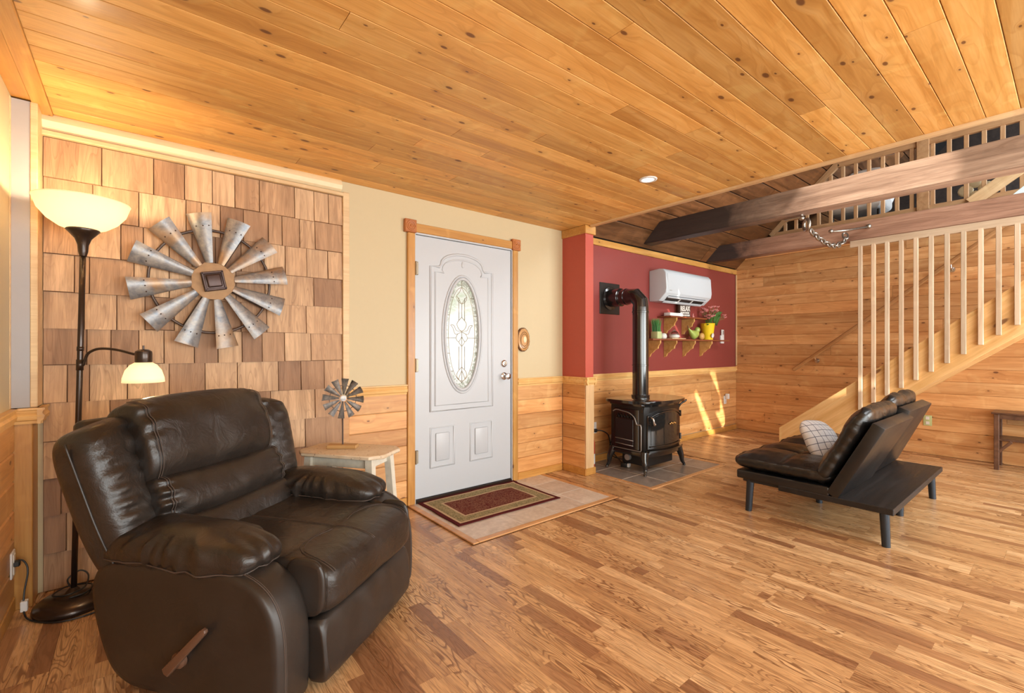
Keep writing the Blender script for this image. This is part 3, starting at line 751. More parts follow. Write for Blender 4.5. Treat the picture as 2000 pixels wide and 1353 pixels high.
# ================================================================== heavy beams, stairs, loft
def beam(x0, x1, z0, z1, label, mt, y_end=3.17):
    b = bmesh.new(); L = y_end+1.95; n = 48
    pr = [(-1, -1), (1, -1), (1, 1), (-1, 1)]; rings = []
    for i_ in range(n+1):
        rings.append([b.verts.new((-L/2+L*i_/n, sy*(z1-z0)/2*(1+.02*noise.noise((i_*.3, sy*3, sx))), sx*(x1-x0)/2*(1+.02*noise.noise((i_*.4, sx*5, sy))))) for sx, sy in pr])
    for a_, c_ in zip(rings, rings[1:]):
        for k in range(4): b.faces.new([a_[k], c_[k], c_[(k+1) % 4], a_[(k+1) % 4]])
    b.faces.new(rings[0]); b.faces.new(rings[-1][::-1])
    bmesh.ops.recalc_face_normals(b, faces=b.faces)
    bmesh.ops.bevel(b, geom=[e for e in b.edges if abs((e.verts[0].co-e.verts[1].co).x) > .01], offset=.007, segments=2, affect='EDGES')
    me = bpy.data.meshes.new('ceiling_beam'); b.to_mesh(me); b.free()
    o = link('ceiling_beam', me, mt, None, smooth=35); axes_obj(o, (0, 1, 0), (-1, 0, 0), ((x0+x1)/2, y_end-L/2, (z0+z1)/2))
    return tag(o, label, 'beam', 'hewn timber beams spanning the open room')
def mat_beam(s0, s1, tint=(1, 1, 1)):
    m = MT('weathered_beam', .5); x, y, z = m.sep(m.obj())
    g = m.noise(m.comb(m.math('MULTIPLY', x, 1.4), m.math('MULTIPLY', y, 13), m.math('MULTIPLY', z, 13)), 1, 5, .65, .8)
    f = m.noise(m.comb(m.math('MULTIPLY', x, 5), m.math('MULTIPLY', y, 120), m.math('MULTIPLY', z, 120)), 1, 2)
    c = m.ramp(g, [(.28, (.24, .15, .11)), (.5, (.44, .31, .245)), (.72, (.60, .46, .375))])
    c = m.mix(m.math('MULTIPLY', m.mr(f, .5, .75, 0, 1), .4), c, (.10, .055, .04))
    c = m.mix(1.0, c, tint, 'MULTIPLY')
    st = m.noise(m.obj(), 3.5, 4, .6, .8)            # uneven edge of the darker tone towards the red wall end
    dark_end = m.mr(m.math('ADD', x, m.math('MULTIPLY', st, .8)), s0, s1, 0, .95)
    c = m.mix(dark_end, c, (.028, .022, .024)); m.col(c); m.bump(m.math('ADD', g, m.math('MULTIPLY', f, .4)), .35, .008); return m.m
M['beamx'] = mat_beam(1.2, 2.0, (1, .95, .9)); M['beamy'] = mat_beam(2.1, 2.6, (.86, .66, .55))
beam(4.52, 4.68, 2.385, 2.60, 'upper dark-ended hewn beam crossing in front of the loft railing, sunlit along its face', 'beamx')
beam(5.985, 6.12, 2.345, 2.545, 'lower reddish-brown hewn beam directly above the pale stair balusters', 'beamy')

st = thing('staircase', 'pine staircase with thick side board and square hanging balusters along the boarded wall', 'staircase', (0, 0, 0))
def sloped(nm, x0, x1, mt, par):
    ang = math.atan(.785); b = B()
    poly = [(2.27, .001), (2.27, .235), (-.41, 2.339), (-1.0, 2.339), (1.984, .001)]
    # local frame: X runs up the slope
    c_, s_ = math.cos(ang), math.sin(ang); O_ = Vector((x0, 1.0, 1.0))
    def loc(y, z): dy, dz = y-O_.y, z-O_.z; return (-dy*c_+dz*s_, dy*s_+dz*c_)
    b.prism([loc(*p) for p in poly], 0, x1-x0, 'z', .004, 1)
    o = b.go(nm, mt, par)
    Xv = Vector((0, -c_, s_)); Yv = Vector((0, s_, c_)); Zv = Xv.cross(Yv)
    m = Matrix((Xv, Yv, Zv)).transposed().to_4x4(); m.translation = O_ if Zv.x > 0 else Vector((x1, 1.0, 1.0)); o.matrix_local = m; return o
sloped('stringer', 6.0, 6.045, 'stringer', st); sloped('stringer', 6.83, 6.872, 'stringer', st)
for k in range(12):
    z = .19*(k+1); yy = 2.25-.242*k
    o = B().box(-.39, .39, -.13, .13, -.018, .018, .004, 1).go('tread', 'stringer', st); axes_obj(o, (1, 0, 0), (0, 0, 1), (6.437, yy-.16, z-.03))
bm_ = B().box(-1.3, 1.3, -.035, .035, -.02, .02, .003, 1).go('header_board', 'baluster', st); axes_obj(bm_, (0, 1, 0), (-1, 0, 0), (5.982, .25, 2.306))
for k in range(14):
    yy = 1.46-.1129*k; zb = .875+.765*(1.008-yy); zt = 2.285
    o = B().box(-(zt-zb)/2, (zt-zb)/2, -.018, .018, -.018, .018, .003, 1).go('baluster', 'baluster', st); axes_obj(o, (0, 0, 1), (-1, 0, 0), (5.979, yy, (zb+zt)/2))

hr = thing('handrail', 'slim brown wooden handrail rising across the boarded stair wall', 'handrail', (0, 0, 0))
p0, p1 = Vector((6.80, 2.40, .895)), Vector((6.80, -.55, 3.235)); d = (p1-p0)
o = B().box(-d.length/2, d.length/2, -.022, .022, -.018, .018, .012, 3).go('rail', 'handrail', hr); axes_obj(o, d, (-1, 0, 0), (p0+p1)/2)
for yy in (2.14, .86, -.3):
    z = .895+(2.40-yy)*.793-.025
    B().tube([(6.876, yy, z-.05), (6.84, yy, z-.05), (6.812, yy, z-.035), (6.80, yy, z)], .007, 8).lathe([(0, 0), (.028, 0), (.028, .006), (0, .008)], 16, (6.877, yy, z-.05), Matrix.Rotation(R(-90), 4, 'Y')).go('bracket', 'chrome', hr)

lr = thing('loft_railing', 'wooden loft railing with square spindles and one end sloping down with the roof', 'railing', (0, 0, 0))
xq = 6.945
def stick(nm, p0, p1, w_, t_, mt, par):
    p0, p1 = Vector(p0), Vector(p1); L_ = (p1-p0).length
    o = B().box(-L_/2, L_/2, -w_/2, w_/2, -t_/2, t_/2, .003, 1).go(nm, mt, par)
    Xv = (p1-p0).normalized(); Z_ = Vector((-1, 0, 0)) if abs(Xv.x) < .9 else Vector((0, 0, 1)); Z_ = (Z_-Xv*Z_.dot(Xv)).normalized()
    return axes_obj(o, Xv, Z_, (p0+p1)/2)
stick('top_rail', (xq, 1.93, 3.525), (xq, -1.5, 3.525), .075, .05, 'loftrail', lr)
stick('bottom_rail', (xq, 2.70, 2.775), (xq, -1.5, 2.775), .055, .04, 'loftrail', lr)
stick('sloping_rail', (xq, 2.74, 2.775), (xq, 1.93, 3.54), .075, .05, 'loftrail', lr)
ys = [1.876+.1338*k for k in range(5, 0, -1)]+[1.876-.1338*k for k in range(0, 6)]+[1.027-.1352*k for k in range(0, 14)]
for yy in ys:
    zt = min(3.49, 2.80+(2.70-yy)*.945-.04)
    if zt > 2.86: stick('spindle', (xq, yy, 2.80), (xq, yy, zt), .038, .034, 'loftrail', lr)
B().box(6.90, 6.99, 1.052, 1.160, 2.745, 3.75, .004, 1).go('post', 'loftrail', lr)
w3 = _se('window_3')
stick('window_frame', (6.90, .72, 2.735), (6.90, -.2, 3.42), .12, .03, 'pale', w3)
stick('window_frame', (6.90, .74, 2.725), (6.90, -.2, 2.705), .05, .03, 'loftrail', w3)
B().prism([(.42, 2.745), (-.2, 2.745), (-.2, 3.30)], 6.905, 6.912, 'x').go('window_pane', 'winglow', w3)

# ---------------------------------------------------------------- things up in the loft
la = thing('loft_chair', 'white slipcovered round-backed chair behind the loft railing spindles', 'chair', (7.55, 1.83, 2.745), R(180))
soft('backrest', (.22, .66, .62), 3, 3, 12, 'whitep', la, (-.12, 0, .55)); soft('seat', (.55, .64, .22), 5, 3, 10, 'whitep', la, (.12, 0, .30))
for sx in (-.12, .3):
    for sy in (-.25, .25): B().cyl((sx, sy, .2), (sx, sy, 0), .02, 10).go('leg', 'black', la)
lf = thing('flower_ornament', 'pale flower-shaped ornament standing behind the right loft spindles', 'ornament', (7.6, .75, 2.745))
b = B()
for k in range(4): b.ball((0, .085*math.cos(k*math.pi/2), .30+.085*math.sin(k*math.pi/2)), .07, 12, (.35, 1, 1))
b.go('petals', 'cove', lf, smooth=True); B().cyl((0, 0, 0), (0, 0, .26), .012, 8).go('stem', 'black', lf); B().lathe([(0, 0), (.07, 0), (.07, .015), (0, .02)], 16).go('base', 'black', lf)

# ---------------------------------------------------------------- chain slung between the beams
ch = thing('chain', 'heavy grey steel chain with a ring and long hook bar slung between the two beams', 'chain', (0, 0, 0))
B().box(4.60, 4.64, 1.56, 1.70, 2.352, 2.37, .006, 2).ball((4.62, 1.56, 2.355), .022, 12).cyl((4.62, 1.56, 2.388), (4.63, 1.555, 2.345), .012, 10).go('toggle_bar', 'steel', ch)
B().tube([(4.69+.028*math.sin(t*math.pi/10), 1.545+.045*math.sin(t*math.pi/10)*.7, 2.305+.05*math.cos(t*math.pi/10)) for t in range(20)], .014, 10, True).go('ring', 'steel', ch, smooth=True)
cp = sm([(4.74, 1.54, 2.27), (5.0, 1.54, 2.225), (5.25, 1.53, 2.20), (5.5, 1.53, 2.23), (5.66, 1.51, 2.31), (5.73, 1.54, 2.405)], 8)
cp = [Vector(p) for p in cp]
acc = 0; last = cp[0]; links = []; step = .072
for a, b_ in zip(cp, cp[1:]):
    L_ = (b_-a).length; t = 0
    while acc+(L_-t) >= step:
        t += step-acc; acc = 0; links.append((a+(b_-a)*(t/L_), (b_-a).normalized()))
    acc += L_-t
LK = B().tube([( (.034 if abs(math.cos(t)) > 0 else 0)*math.cos(t)+math.copysign(.012, math.cos(t)), .022*math.sin(t), 0) for t in [2*math.pi*(k+.5)/16 for k in range(16)]], .0085, 8, True)
lme = LK.mesh('chain_link'); lme.materials.append(M['steel']); lme.shade_smooth()
for k, (p, tdir) in enumerate(links):
    o = bpy.data.objects.new('chain_link', lme); C.objects.link(o); o.parent = ch
    Zr = Vector((0, 0, 1)) if k % 2 else Vector((0, 1, 0)); Zr = (Zr-tdir*Zr.dot(tdir)).normalized(); axes_obj(o, tdir, Zr, p)
B().tube([(5.60, 1.62, 2.40), (5.75, 1.53, 2.42), (5.965, 1.38, 2.465)], .010, 10).ball((5.60, 1.62, 2.405), .022, 12).ball((5.96, 1.385, 2.468), .026, 12).go('hook_bar', 'steel', ch, smooth=True)

# ---------------------------------------------------------------- big windmill wall decoration
def windmill(root, rad, r0, w0, w1, bt, ringr, mat_b, mat_r, phase, prefix, depth, n=12, dots=True):
    """disc in local XZ, facing -Y"""
    bm = bmesh.new(); nu, nv = 7, 8; T = .0015*bt; top = []; bot = []
    for j in range(nv+1):
        v = j/nv; r = r0+(rad-r0)*v; w_ = w0+(w1-w0)*v; rt, rb_ = [], []
        for i_ in range(nu+1):
            u = i_/nu*2-1
            x = u*w_/2; cup = (1-u*u)*w_*.20; tilt = u*w_*.16
            p = Vector((x, -depth-cup*.9-tilt, r)); rt.append(bm.verts.new(p)); rb_.append(bm.verts.new(p+Vector((0, T+.0006, 0))))
        top.append(rt); bot.append(rb_)
    for g, fl in ((top, 0), (bot, 1)):
        for j in range(nv):
            for i_ in range(nu):
                q_ = [g[j][i_], g[j][i_+1], g[j+1][i_+1], g[j+1][i_]]; bm.faces.new(q_[::-1] if fl else q_)
    for j in range(nv):
        for c_ in (0, nu): bm.faces.new([top[j][c_], top[j+1][c_], bot[j+1][c_], bot[j][c_]])
    for i_ in range(nu):
        for r_ in (0, nv): bm.faces.new([top[r_][i_], top[r_][i_+1], bot[r_][i_+1], bot[r_][i_]])
    bmesh.ops.recalc_face_normals(bm, faces=bm.faces)
    me = bpy.data.meshes.new('blade'); bm.to_mesh(me); bm.free(); me.materials.append(M[mat_b]); me.shade_smooth(); me.set_sharp_from_angle(angle=R(50))
    rv = []
    if dots:
        for u in (-.55, .1, .7):
            w_ = w0+(w1-w0)*.72; q_ = B().ball((u*w_/2, -depth-(1-u*u)*w_*.19-u*w_*.16-.001, r0+(rad-r0)*.74), .0036, 8).mesh('rivet'); q_.materials.append(M['hub']); rv.append(q_)
    for k in range(n):
        o = bpy.data.objects.new('blade', me); C.objects.link(o); o.parent = root; o.rotation_euler = (0, phase+k*2*math.pi/n, 0)
        for r_ in rv: q_ = bpy.data.objects.new('rivet', r_); C.objects.link(q_); q_.parent = o
    b = B(); b.tube([(ringr*math.cos(t*math.pi/24), -depth*.45, ringr*math.sin(t*math.pi/24)) for t in range(48)], rad*.02, 8, True)
    b.go('ring', mat_r, root, smooth=True)
wm = thing('windmill_decoration', 'large galvanised twelve-blade windmill wheel hanging on the cedar shingle wall', 'wall decor', (.345, YB-.022, 1.576))
windmill(wm, .385, .105, .035, .118, 1, .295, 'galv', 'ringm', R(-10.5), '', .042)
for k in range(4):
    a = R(-28+90*k); B().tube([(.09*math.cos(a), -.03, .09*math.sin(a)), (.295*math.cos(a), -.02, .295*math.sin(a))], .0075, 8).go('spoke', 'ringm', wm, smooth=True)
B().prism([(.112*math.cos(R(22.5+45*k)), .112*math.sin(R(22.5+45*k))) for k in range(8)], -.044, -.036, 'y').go('hub_plate', 'rusty', wm)
hb = B(); mz = Matrix.Rotation(R(-12), 4, 'Y')
hb.box(-.055, .055, -.070, -.044, -.055, .055, .004, 2, mz); hb.box(-.036, .036, -.082, -.068, -.036, .036, .008, 3, mz)
for s_ in (-1, 1): hb.box(-.055, .055, -.076, -.068, s_*.048-.005, s_*.048+.005, .002, 1, mz); hb.box(s_*.048-.005, s_*.048+.005, -.076, -.068, -.055, .055, .002, 1, mz)
hb.go('hub', 'hub', wm)
wm.rotation_euler = (0, 0, 0)

# ---------------------------------------------------------------- floor lamp
LX, LY = -.225, 2.945
fl = thing('floor_lamp', 'dark bronze floor lamp with glowing upturned bowl shade and small side reading lamp', 'lamp', (LX, LY, 0.0))
B().lathe([(0, .001), (.135, .001), (.14, .012), (.136, .028), (.115, .045), (.075, .058), (.03, .064), (.022, .075), (.014, .085), (0, .085)], 48).go('base', 'bronze', fl, smooth=50)
tx, ty = .045*.775, -.045*.632
top = Vector((tx, ty, 1.66))
def on(z): return Vector((tx*z/1.66, ty*z/1.66, z))
B().tube([on(.08), on(.5), on(.9), on(1.2), on(1.64)], .0115, 14).tube([on(.78), on(.80)], .0135, 14).tube([on(1.18), on(1.20)], .0135, 14).go('pole', 'bronze', fl, smooth=True)
B().lathe([(.013, 1.62), (.018, 1.64), (.020, 1.67), (.030, 1.70), (.050, 1.725), (.062, 1.738), (.058, 1.744), (0, 1.74)], 32, (tx, ty, 0)).go('shade_holder', 'bronze', fl, smooth=True)
B().lathe([(.045, 1.738), (.085, 1.752), (.125, 1.782), (.155, 1.822), (.170, 1.868), (.173, 1.873), (.166, 1.868), (.150, 1.825), (.121, 1.787), (.083, 1.757), (.045, 1.743)], 48, (tx, ty, 0)).go('lamp_shade', 'shade', fl, smooth=True)
B().ball((tx, ty, 1.80), .03, 16).go('bulb', 'bulb', fl, smooth=True)
lp = lamp('floor_lamp_light', 'POINT', (LX+tx, LY+ty, 1.84), 12, (1, .78, .48), shadow_soft_size=.05)
ax_, ay_ = .775, -.632
def ar(r, z): p = on(1.13); return (p.x+ax_*r, p.y+ay_*r, z)
B().tube(sm([ar(.0, 1.115), ar(.015, 1.115), ar(.022, 1.135), ar(.04, 1.17), ar(.09, 1.19), ar(.17, 1.185), ar(.25, 1.165), ar(.275, 1.16)], 5), .006, 10).tube([on(1.09), on(1.14)], .014, 12).go('side_arm', 'bronze', fl, smooth=True)
hx, hy = ar(.295, 0)[:2]
B().lathe([(0, 1.205), (.004, 1.205), (.004, 1.188), (.02, 1.186), (.031, 1.178), (.033, 1.168), (.033, 1.13), (.030, 1.122), (0, 1.122)], 28, (hx, hy, 0)).go('lamp_socket', 'bronze', fl, smooth=40)
B().lathe([(.030, 1.128), (.05, 1.115), (.068, 1.09), (.078, 1.055), (.080, 1.035), (.076, 1.034), (.073, 1.055), (.063, 1.088), (.046, 1.11), (.028, 1.122)], 36, (hx, hy, 0)).go('lamp_shade', 'shade', fl, smooth=True)
B().ball((hx, hy, 1.075), .024, 16).go('bulb', 'bulb', fl, smooth=True)
lamp('side_lamp_light', 'POINT', (LX+hx, LY+hy, 1.055), 6, (1, .78, .5), shadow_soft_size=.03)
cordp = sm([(-.010, -.06, .062), (.05, -.05, .068), (.06, .03, .070), (-.02, .06, .072), (-.07, .0, .070), (-.02, -.06, .078), (.04, -.03, .085), (.05, .02, .12), (.02, .03, .145), (-.02, .02, .12), (-.01, .0, .09)], 6)
B().tube(cordp, .0035, 6).go('coiled_cord', 'blackp', fl, smooth=True)
cd_ = B().tube(sm([(-.425, 2.985, .235), (-.395, 2.985, .245), (-.375, 2.97, .20), (-.385, 2.955, .10), (-.38, 2.93, .02), (-.345, 2.87, .006), (-.27, 2.80, .005), (-.2, 2.785, .005), (-.12, 2.80, .005)], 8), .0035, 8)
cd_.box(-.437, -.40, 2.972, 2.998, .222, .248, .004, 1)
lc = cd_.go('lamp_cord', 'blackp'); tag(lc, 'black power cord running from the left wall outlet to the floor lamp', 'cord')
B().box(-.395, -.372, 2.935, 2.965, .03, .075, .002, 1).go('cord_tag', 'whitep', lc)
ol = thing('wall_outlet', 'white electrical outlet low on the left wall behind the lamp cord', 'outlet', (XL+.012, 2.985, .235), 0, 'electrical outlets')
B().box(0, .008, -.037, .037, -.058, .058, .004, 2).go('cover_plate', 'whitep', ol)
B().box(.008, .011, -.018, .018, -.045, -.008, .002, 1).go('socket', 'offw', ol); B().box(.008, .011, -.018, .018, .008, .045, .002, 1).go('socket', 'offw', ol)

# ---------------------------------------------------------------- recliner
th = R(37.5)
rc = thing('recliner', 'large dark brown leather recliner with puffy headrest, pillow arms and side lever', 'recliner', (.700, 1.915, 0), th)
# local: -Y is the front, X = .-485...485
prof = [(-.035, .015), (0, .012), (.50, .02), (.585, .035), (.655, .085), (.715, .24), (.735, .38), (.70, .465), (.60, .495), (.16, .505), (.06, .475), (-.01, .41), (-.045, .30), (-.050, .14), (-.045, .025)]
def rounded(poly, it=2):
    for _ in range(it):
        q_ = []
        for a, b_ in zip(poly, poly[1:]+poly[:1]):
            q_.append((a[0]*.75+b_[0]*.25, a[1]*.75+b_[1]*.25)); q_.append((a[0]*.25+b_[0]*.75, a[1]*.25+b_[1]*.75))
        poly = q_
    return poly
prof = [(y, z if z < .2 else .2+(z-.2)*.87) for y, z in prof]
pr = rounded(prof)
for s_ in (-1, 1):
    bm = bmesh.new(); xs = [0, .004, .014, .03, .06, .10, .135, .15, .16, .165]
    ins = [.030, .012, .003, 0, 0, 0, 0, .003, .012, .03]
    cy, cz = .33, .27; rings = []
    for x, i_ in zip(xs, ins):
        ring = []
        for y, z in pr:
            dy, dz = y-cy, z-cz; L_ = math.hypot(dy, dz); k = (L_-i_)/L_
            bl = .008*math.sin(math.pi*x/.165)
            ring.append(bm.verts.new((s_*(.485-x)+s_*(0), cy+dy*(k+bl), cz+dz*k)))
        rings.append(ring)
    n = len(pr)
    for a, b_ in zip(rings, rings[1:]):
        for k in range(n): bm.faces.new([a[k], a[(k+1) % n], b_[(k+1) % n], b_[k]])
    bm.faces.new(rings[0]); bm.faces.new(rings[-1]); bmesh.ops.recalc_face_normals(bm, faces=bm.faces)
    me = bpy.data.meshes.new('arm_body'); bm.to_mesh(me); bm.free(); o = link('arm_body', me, 'leatherbody', rc, smooth=40)
    B().tube([(s_*.456, cy+(y-cy)*1.004, cz+(z-cz)*1.004) for y, z in pr], .0022, 6, True).go('seam', 'thread', o, smooth=True)
    B().tube([(s_*.449, cy+(y-cy)*1.004, cz+(z-cz)*1.004) for y, z in pr], .0016, 6, True).go('seam', 'thread', o, smooth=True)
    def padfn(q, x, y, z, s_=s_):
        e = max(0, 1-abs(z)*1.6)                      # near the edge seam
        ang = math.atan2(y*2.2, x)
        amp = .013*noise.noise((ang*5+s_*7, z*1.2, s_*3))+.009*math.sin(ang*19+3*noise.noise((ang*2, 1, s_)))*(.4+noise.noise((ang*3, 5, 2)))
        env = (max(abs(x), abs(y))**4)*max(0, 1-abs(abs(z)-.45)*1.4)
        q = q*(1+0) ; n_ = Vector((x, y*.5, z)).normalized(); q = q+n_*amp*env*1.6
        q.z += -.045*(y*.5+.5)*.6-.02*max(0, y)**2       # sags to the back
        q.x *= 1-.07*abs(y)**3
        if z < -.2: q.z += .02*(abs(z)-.2)
        q.z += .012*noise.noise((q.x*9, q.y*6, s_))*max(0, z)
        return q
    pad = soft('armrest_pad', (.25, .665, .18), 4.0, 2.1, 40, 'leather', rc, (s_*.376, .412, .500), (R(4), 0, 0), padfn)
    def padpt(t, dz=-.035):
        x = math.copysign(abs(math.cos(t))**.5, math.cos(t)); y = math.copysign(abs(math.sin(t))**.5, math.sin(t)); zz = -.30; k = (1-abs(zz)**2.1)**(1/2.1)
        q = padfn(Vector((x*k*.125, y*k*.3325, zz*.09)), x*k, y*k, zz); q.x *= 1.012; q.y *= 1.006; return q
    B().tube([padpt(2*math.pi*k/96) for k in range(96)], .0028, 6, True).go('seam', 'thread', pad, smooth=True)
    # outer shell of the back behind the arm
def seatfn(q, x, y, z):
    q.z += .012*noise.noise((q.x*5, q.y*5, 1))+.018*max(0, z)*(-y)-.010*max(0, 1-abs(x)*8)*max(0, z)*(1-y*y)
    if y < -.6: q.y += .006*noise.noise((q.x*6, 3, q.z*9))
    q.z -= .006*max(0, 1-abs(y+.45)*9)*max(0, z)
    return q
SS = (.655, .80, .215)
seat = soft('seat_cushion', SS, 3.6, 12, 40, 'leather', rc, (0, .275, .352), (R(3), 0, 0), seatfn, 'x')
def seatpt(x, y, off=.0008):
    Y = y*2/SS[1]; X_ = x*2/SS[0]; Z = (1-abs(Y)**3.6)**(1/3.6)
    q = seatfn(Vector((x, y, Z*SS[2]/2)), X_, Y, Z); q.z += off; return q
for dx in (-.004, .004): B().tube([seatpt(dx, y) for y in [(-.375+.70*k/40) for k in range(41)]], .0016, 6).go('seam', 'thread', seat, smooth=True)
for sx in (-1, 1):
    for o_ in (0, .012): B().tube([seatpt(*q_) for q_ in sm([(sx*(.285-o_), -.385), (sx*(.29-o_), -.34), (sx*(.275-o_), -.25), (sx*(.22-o_), -.195-o_), (sx*.13, -.18-o_), (sx*.05, -.20-o_)], 8)], .0014, 6).go('seam', 'thread', seat, smooth=True)
def footfn(q, x, y, z):
    q.y += .004*noise.noise((q.x*12, 0, q.z*3))+(-.010*max(0, 1-abs(x)*.9) if y < 0 else 0); return q
soft('footrest', (.655, .09, .225), 3.5, 18, 24, 'leatherbody', rc, (0, -.060, .138), (R(-5), 0, 0), footfn, 'x')
for s_ in (-1, 1): soft('side_gusset', (.03, .16, .20), 3, 3, 10, 'leatherbody', rc, (s_*.322, -.02, .36))
B().box(-.31, .31, .02, .62, .035, .25, .02, 2).go('base_frame', 'black', rc)
# back: shell, wings, then three cushions
ang = R(-18)
def bfn(amp, pk=1, sag=.0):
    def f(q, x, y, z):
        a = math.atan2(z, x)
        env = max(abs(x), abs(z))**6
        q.y += amp*.5*math.sin(a*19+4*noise.noise((a*2, 3, pk)))*env*(.5+noise.noise((a*3, 1, pk)))
        q.y += amp*noise.noise((q.x*7+pk, q.z*11, pk))*.9
        q.z -= sag*(1-x*x)
        return q
    return f
def back_local(y, z):
    """distance z up the tilted back, y out of it -> chair coords"""
    return (0.0, .615+z*math.sin(-ang)+y*math.cos(ang)*1.0, .36+z*math.cos(ang)+y*math.sin(-ang)*-1)
def bpart(nm, size, a, b_, n, c, mat, fn, mode='x'):
    x, y, z = c; _, Y, Z = back_local(y, z)
    return soft(nm, size, a, b_, n, mat, rc, (x, Y, Z), (ang, 0, 0), fn, mode)
B().box(-.42, .42, -.03, .03, -.30, .30, .028, 3).go('back_shell', 'leatherbody', rc, back_local(.10, .32), (ang, 0, 0))
for s_ in (-1, 1):
    def wf_(q, x, y, z, s_=s_):
        q.x += s_*.014*z
        e = max(0, 1-abs(x*s_-.45)*2.0)
        q.y += .016*e*math.sin(z*34+5*noise.noise((z*3, s_, 1)))*max(0, -y)*(.3+abs(noise.noise((z*4, 2, s_)))*1.2)
        e2 = max(0, 1-abs(x*s_+.55)*2.2); q.y += .012*e2*math.sin(z*26+4*noise.noise((z*3, s_, 7)))*max(0, -y)
        q.x += s_*(-.035)*max(0, -z)**2; q.z += -.025*(s_*x)*max(0, z)
        return q
    wg = bpart('back_wing', (.235, .20, .60), 3.0, 5.5, 34, (s_*.398 if s_ < 0 else .365, .02, .285), 'leather', wf_, 'z')
    wg.rotation_euler = (ang, 0, s_*R(-12))
    B().tube([wf_(Vector((s_*.118*(1-.10*(1 if abs(z_) > .9 else 0)), -.012, z_*.30)), s_, 0, z_) for z_ in [-.86+1.76*k/24 for k in range(25)]], .004, 8).go('piping', 'leatherbody', wg, smooth=True)
def hfn(q, x, y, z):
    q.y += .010*noise.noise((q.x*6, q.z*7, 2))
    # gathered tucks near both ends of the top edge
    e = max(0, abs(x)-.62)/.38; q.y += .013*e*math.sin(z*15+6*noise.noise((x*2, z, 4)))*max(0, -y+.2)*max(0, z+.2); q.z += .006*e*math.sin(abs(x)*34)*max(0, z)
    q.z += -.015*x*x*max(0, z)+.010*(1-x*x)*min(0, z)*-1
    return q
def lfn(seed):
    def f(q, x, y, z):
        q.y += .010*noise.noise((q.x*7+seed, q.z*9, seed)); e = max(0, abs(x)-.75)/.25; q.y += .010*e*math.sin(z*14+seed); q.z += -.018*(1-x*x)
        return q
    return f
hd = bpart('headrest_cushion', (.63, .25, .37), 2.5, 9, 44, (-.040, -.020, .475), 'leather', hfn)
l1 = bpart('lumbar_cushion', (.645, .215, .215), 2.4, 9, 32, (-.025, -.028, .245), 'leather', lfn(2))
l2 = bpart('lumbar_cushion', (.645, .215, .20), 2.4, 9, 32, (-.015, -.035, .085), 'leather', lfn(3))
for par, (sx_, sy_, sz_), p_ in ((hd, (.63, .25, .37), 2.5), (l1, (.645, .215, .215), 2.4)):
    for s_ in (-1, 1):
        for o_ in (.030, .040):
            fn_ = hfn if par is hd else lfn(2); pts_ = []
            for k in range(25):
                t = math.pi*(1.02+.94*k/24); y_ = math.copysign(abs(math.sin(t))**(2/p_), math.sin(t)); z_ = math.copysign(abs(math.cos(t))**(2/p_), math.cos(t)); x_ = s_*(1-o_/sx_*2)
                q = fn_(Vector((x_*sx_/2, y_*sy_/2*.985, z_*sz_/2*.985)), x_, y_, z_); q.y -= .0015; pts_.append(q)
            B().tube(pts_, .0016, 6).go('seam', 'thread', par, smooth=True)
# gathered tucks at the headrest corner
lv = B(); lv.lathe([(0, 0), (.026, 0), (.026, .012), (.018, .018), (0, .018)], 24, (-.487, .325, .165), Matrix.Rotation(R(-90), 4, 'Y')).go('lever_mount', 'lever', rc)
o = B().prism([(-.018, -.016), (-.024, 0), (-.018, .016), (.19, .012), (.203, .009), (.208, 0), (.203, -.008), (.19, -.010)], 0, .016, 'z', .004, 2).go('release_lever', 'lever', rc)
o.matrix_local = Matrix.Translation((-.500, .385, .145)) @ Matrix.Rotation(R(90), 4, 'Y') @ Matrix.Rotation(0, 4, 'X')
# lever runs up towards the front: X axis -> (-y,+z)
axes_obj(o, (0, -.70, .71), (-1, 0, 0), (-.503, .345, .145))

# ---------------------------------------------------------------- side table with a little windmill
tt = thing('side_table', 'small white chippy-paint side table with clipped corners behind the recliner', 'table', (.958, 2.656, 0), R(-53))
hw, hd_ = .27, .150
poly = [(-hw+.06, -hd_), (hw-.06, -hd_), (hw, -hd_+.06), (hw, hd_-.06), (hw-.06, hd_), (-hw+.06, hd_), (-hw, hd_-.06), (-hw, -hd_+.06)]
B().prism(poly, .588, .611, 'z', .007, 3).go('table_top', 'ttop', tt)
B().box(-.19, .19, -.10, .10, .53, .588, .003, 1).go('apron', 'twhite', tt)
for sx in (-1, 1):
    for sy in (-1, 1):
        b = B(); b.prism([(-.02, -.02), (.02, -.02), (.02, .02), (-.02, .02)], 0, .588, 'z', .004, 1)
        me = b.mesh('leg')
        for v in me.vertices:
            k = 1-v.co.z/.588; v.co.x += sx*(.19+.035*k); v.co.y += sy*(.10+.03*k)
        link('leg', me, 'twhite', tt, smooth=35)
mw = thing('tabletop_windmill', 'small grey metal windmill ornament on a pale wooden block on the side table', 'ornament', (.932, 2.699, .6115), R(-8))
o = B().box(-.085, .085, -.028, .028, 0, .022, .003, 1).go('wooden_block', 'block', mw); o.rotation_euler = (0, 0, R(-30))
B().cyl((0, 0, .02), (0, 0, .285), .004, 8).go('post', 'ringm', mw)
hub = bpy.data.objects.new('wheel', None)
whl = B().lathe([(0, 0), (.017, 0), (.017, .006), (0, .010)], 16, (0, -.010, .290), Matrix.Rotation(R(90), 4, 'X')).go('hub', 'galvs', mw)
sub = B().tube([(.075*math.cos(t*math.pi/16), -.006, .290+.075*math.sin(t*math.pi/16)) for t in range(32)], .002, 6, True).go('wheel', 'ringm', mw, smooth=True)
wheel = bpy.data.objects.new('x', None)
wroot = bpy.data.objects.new('wheel_centre', None)
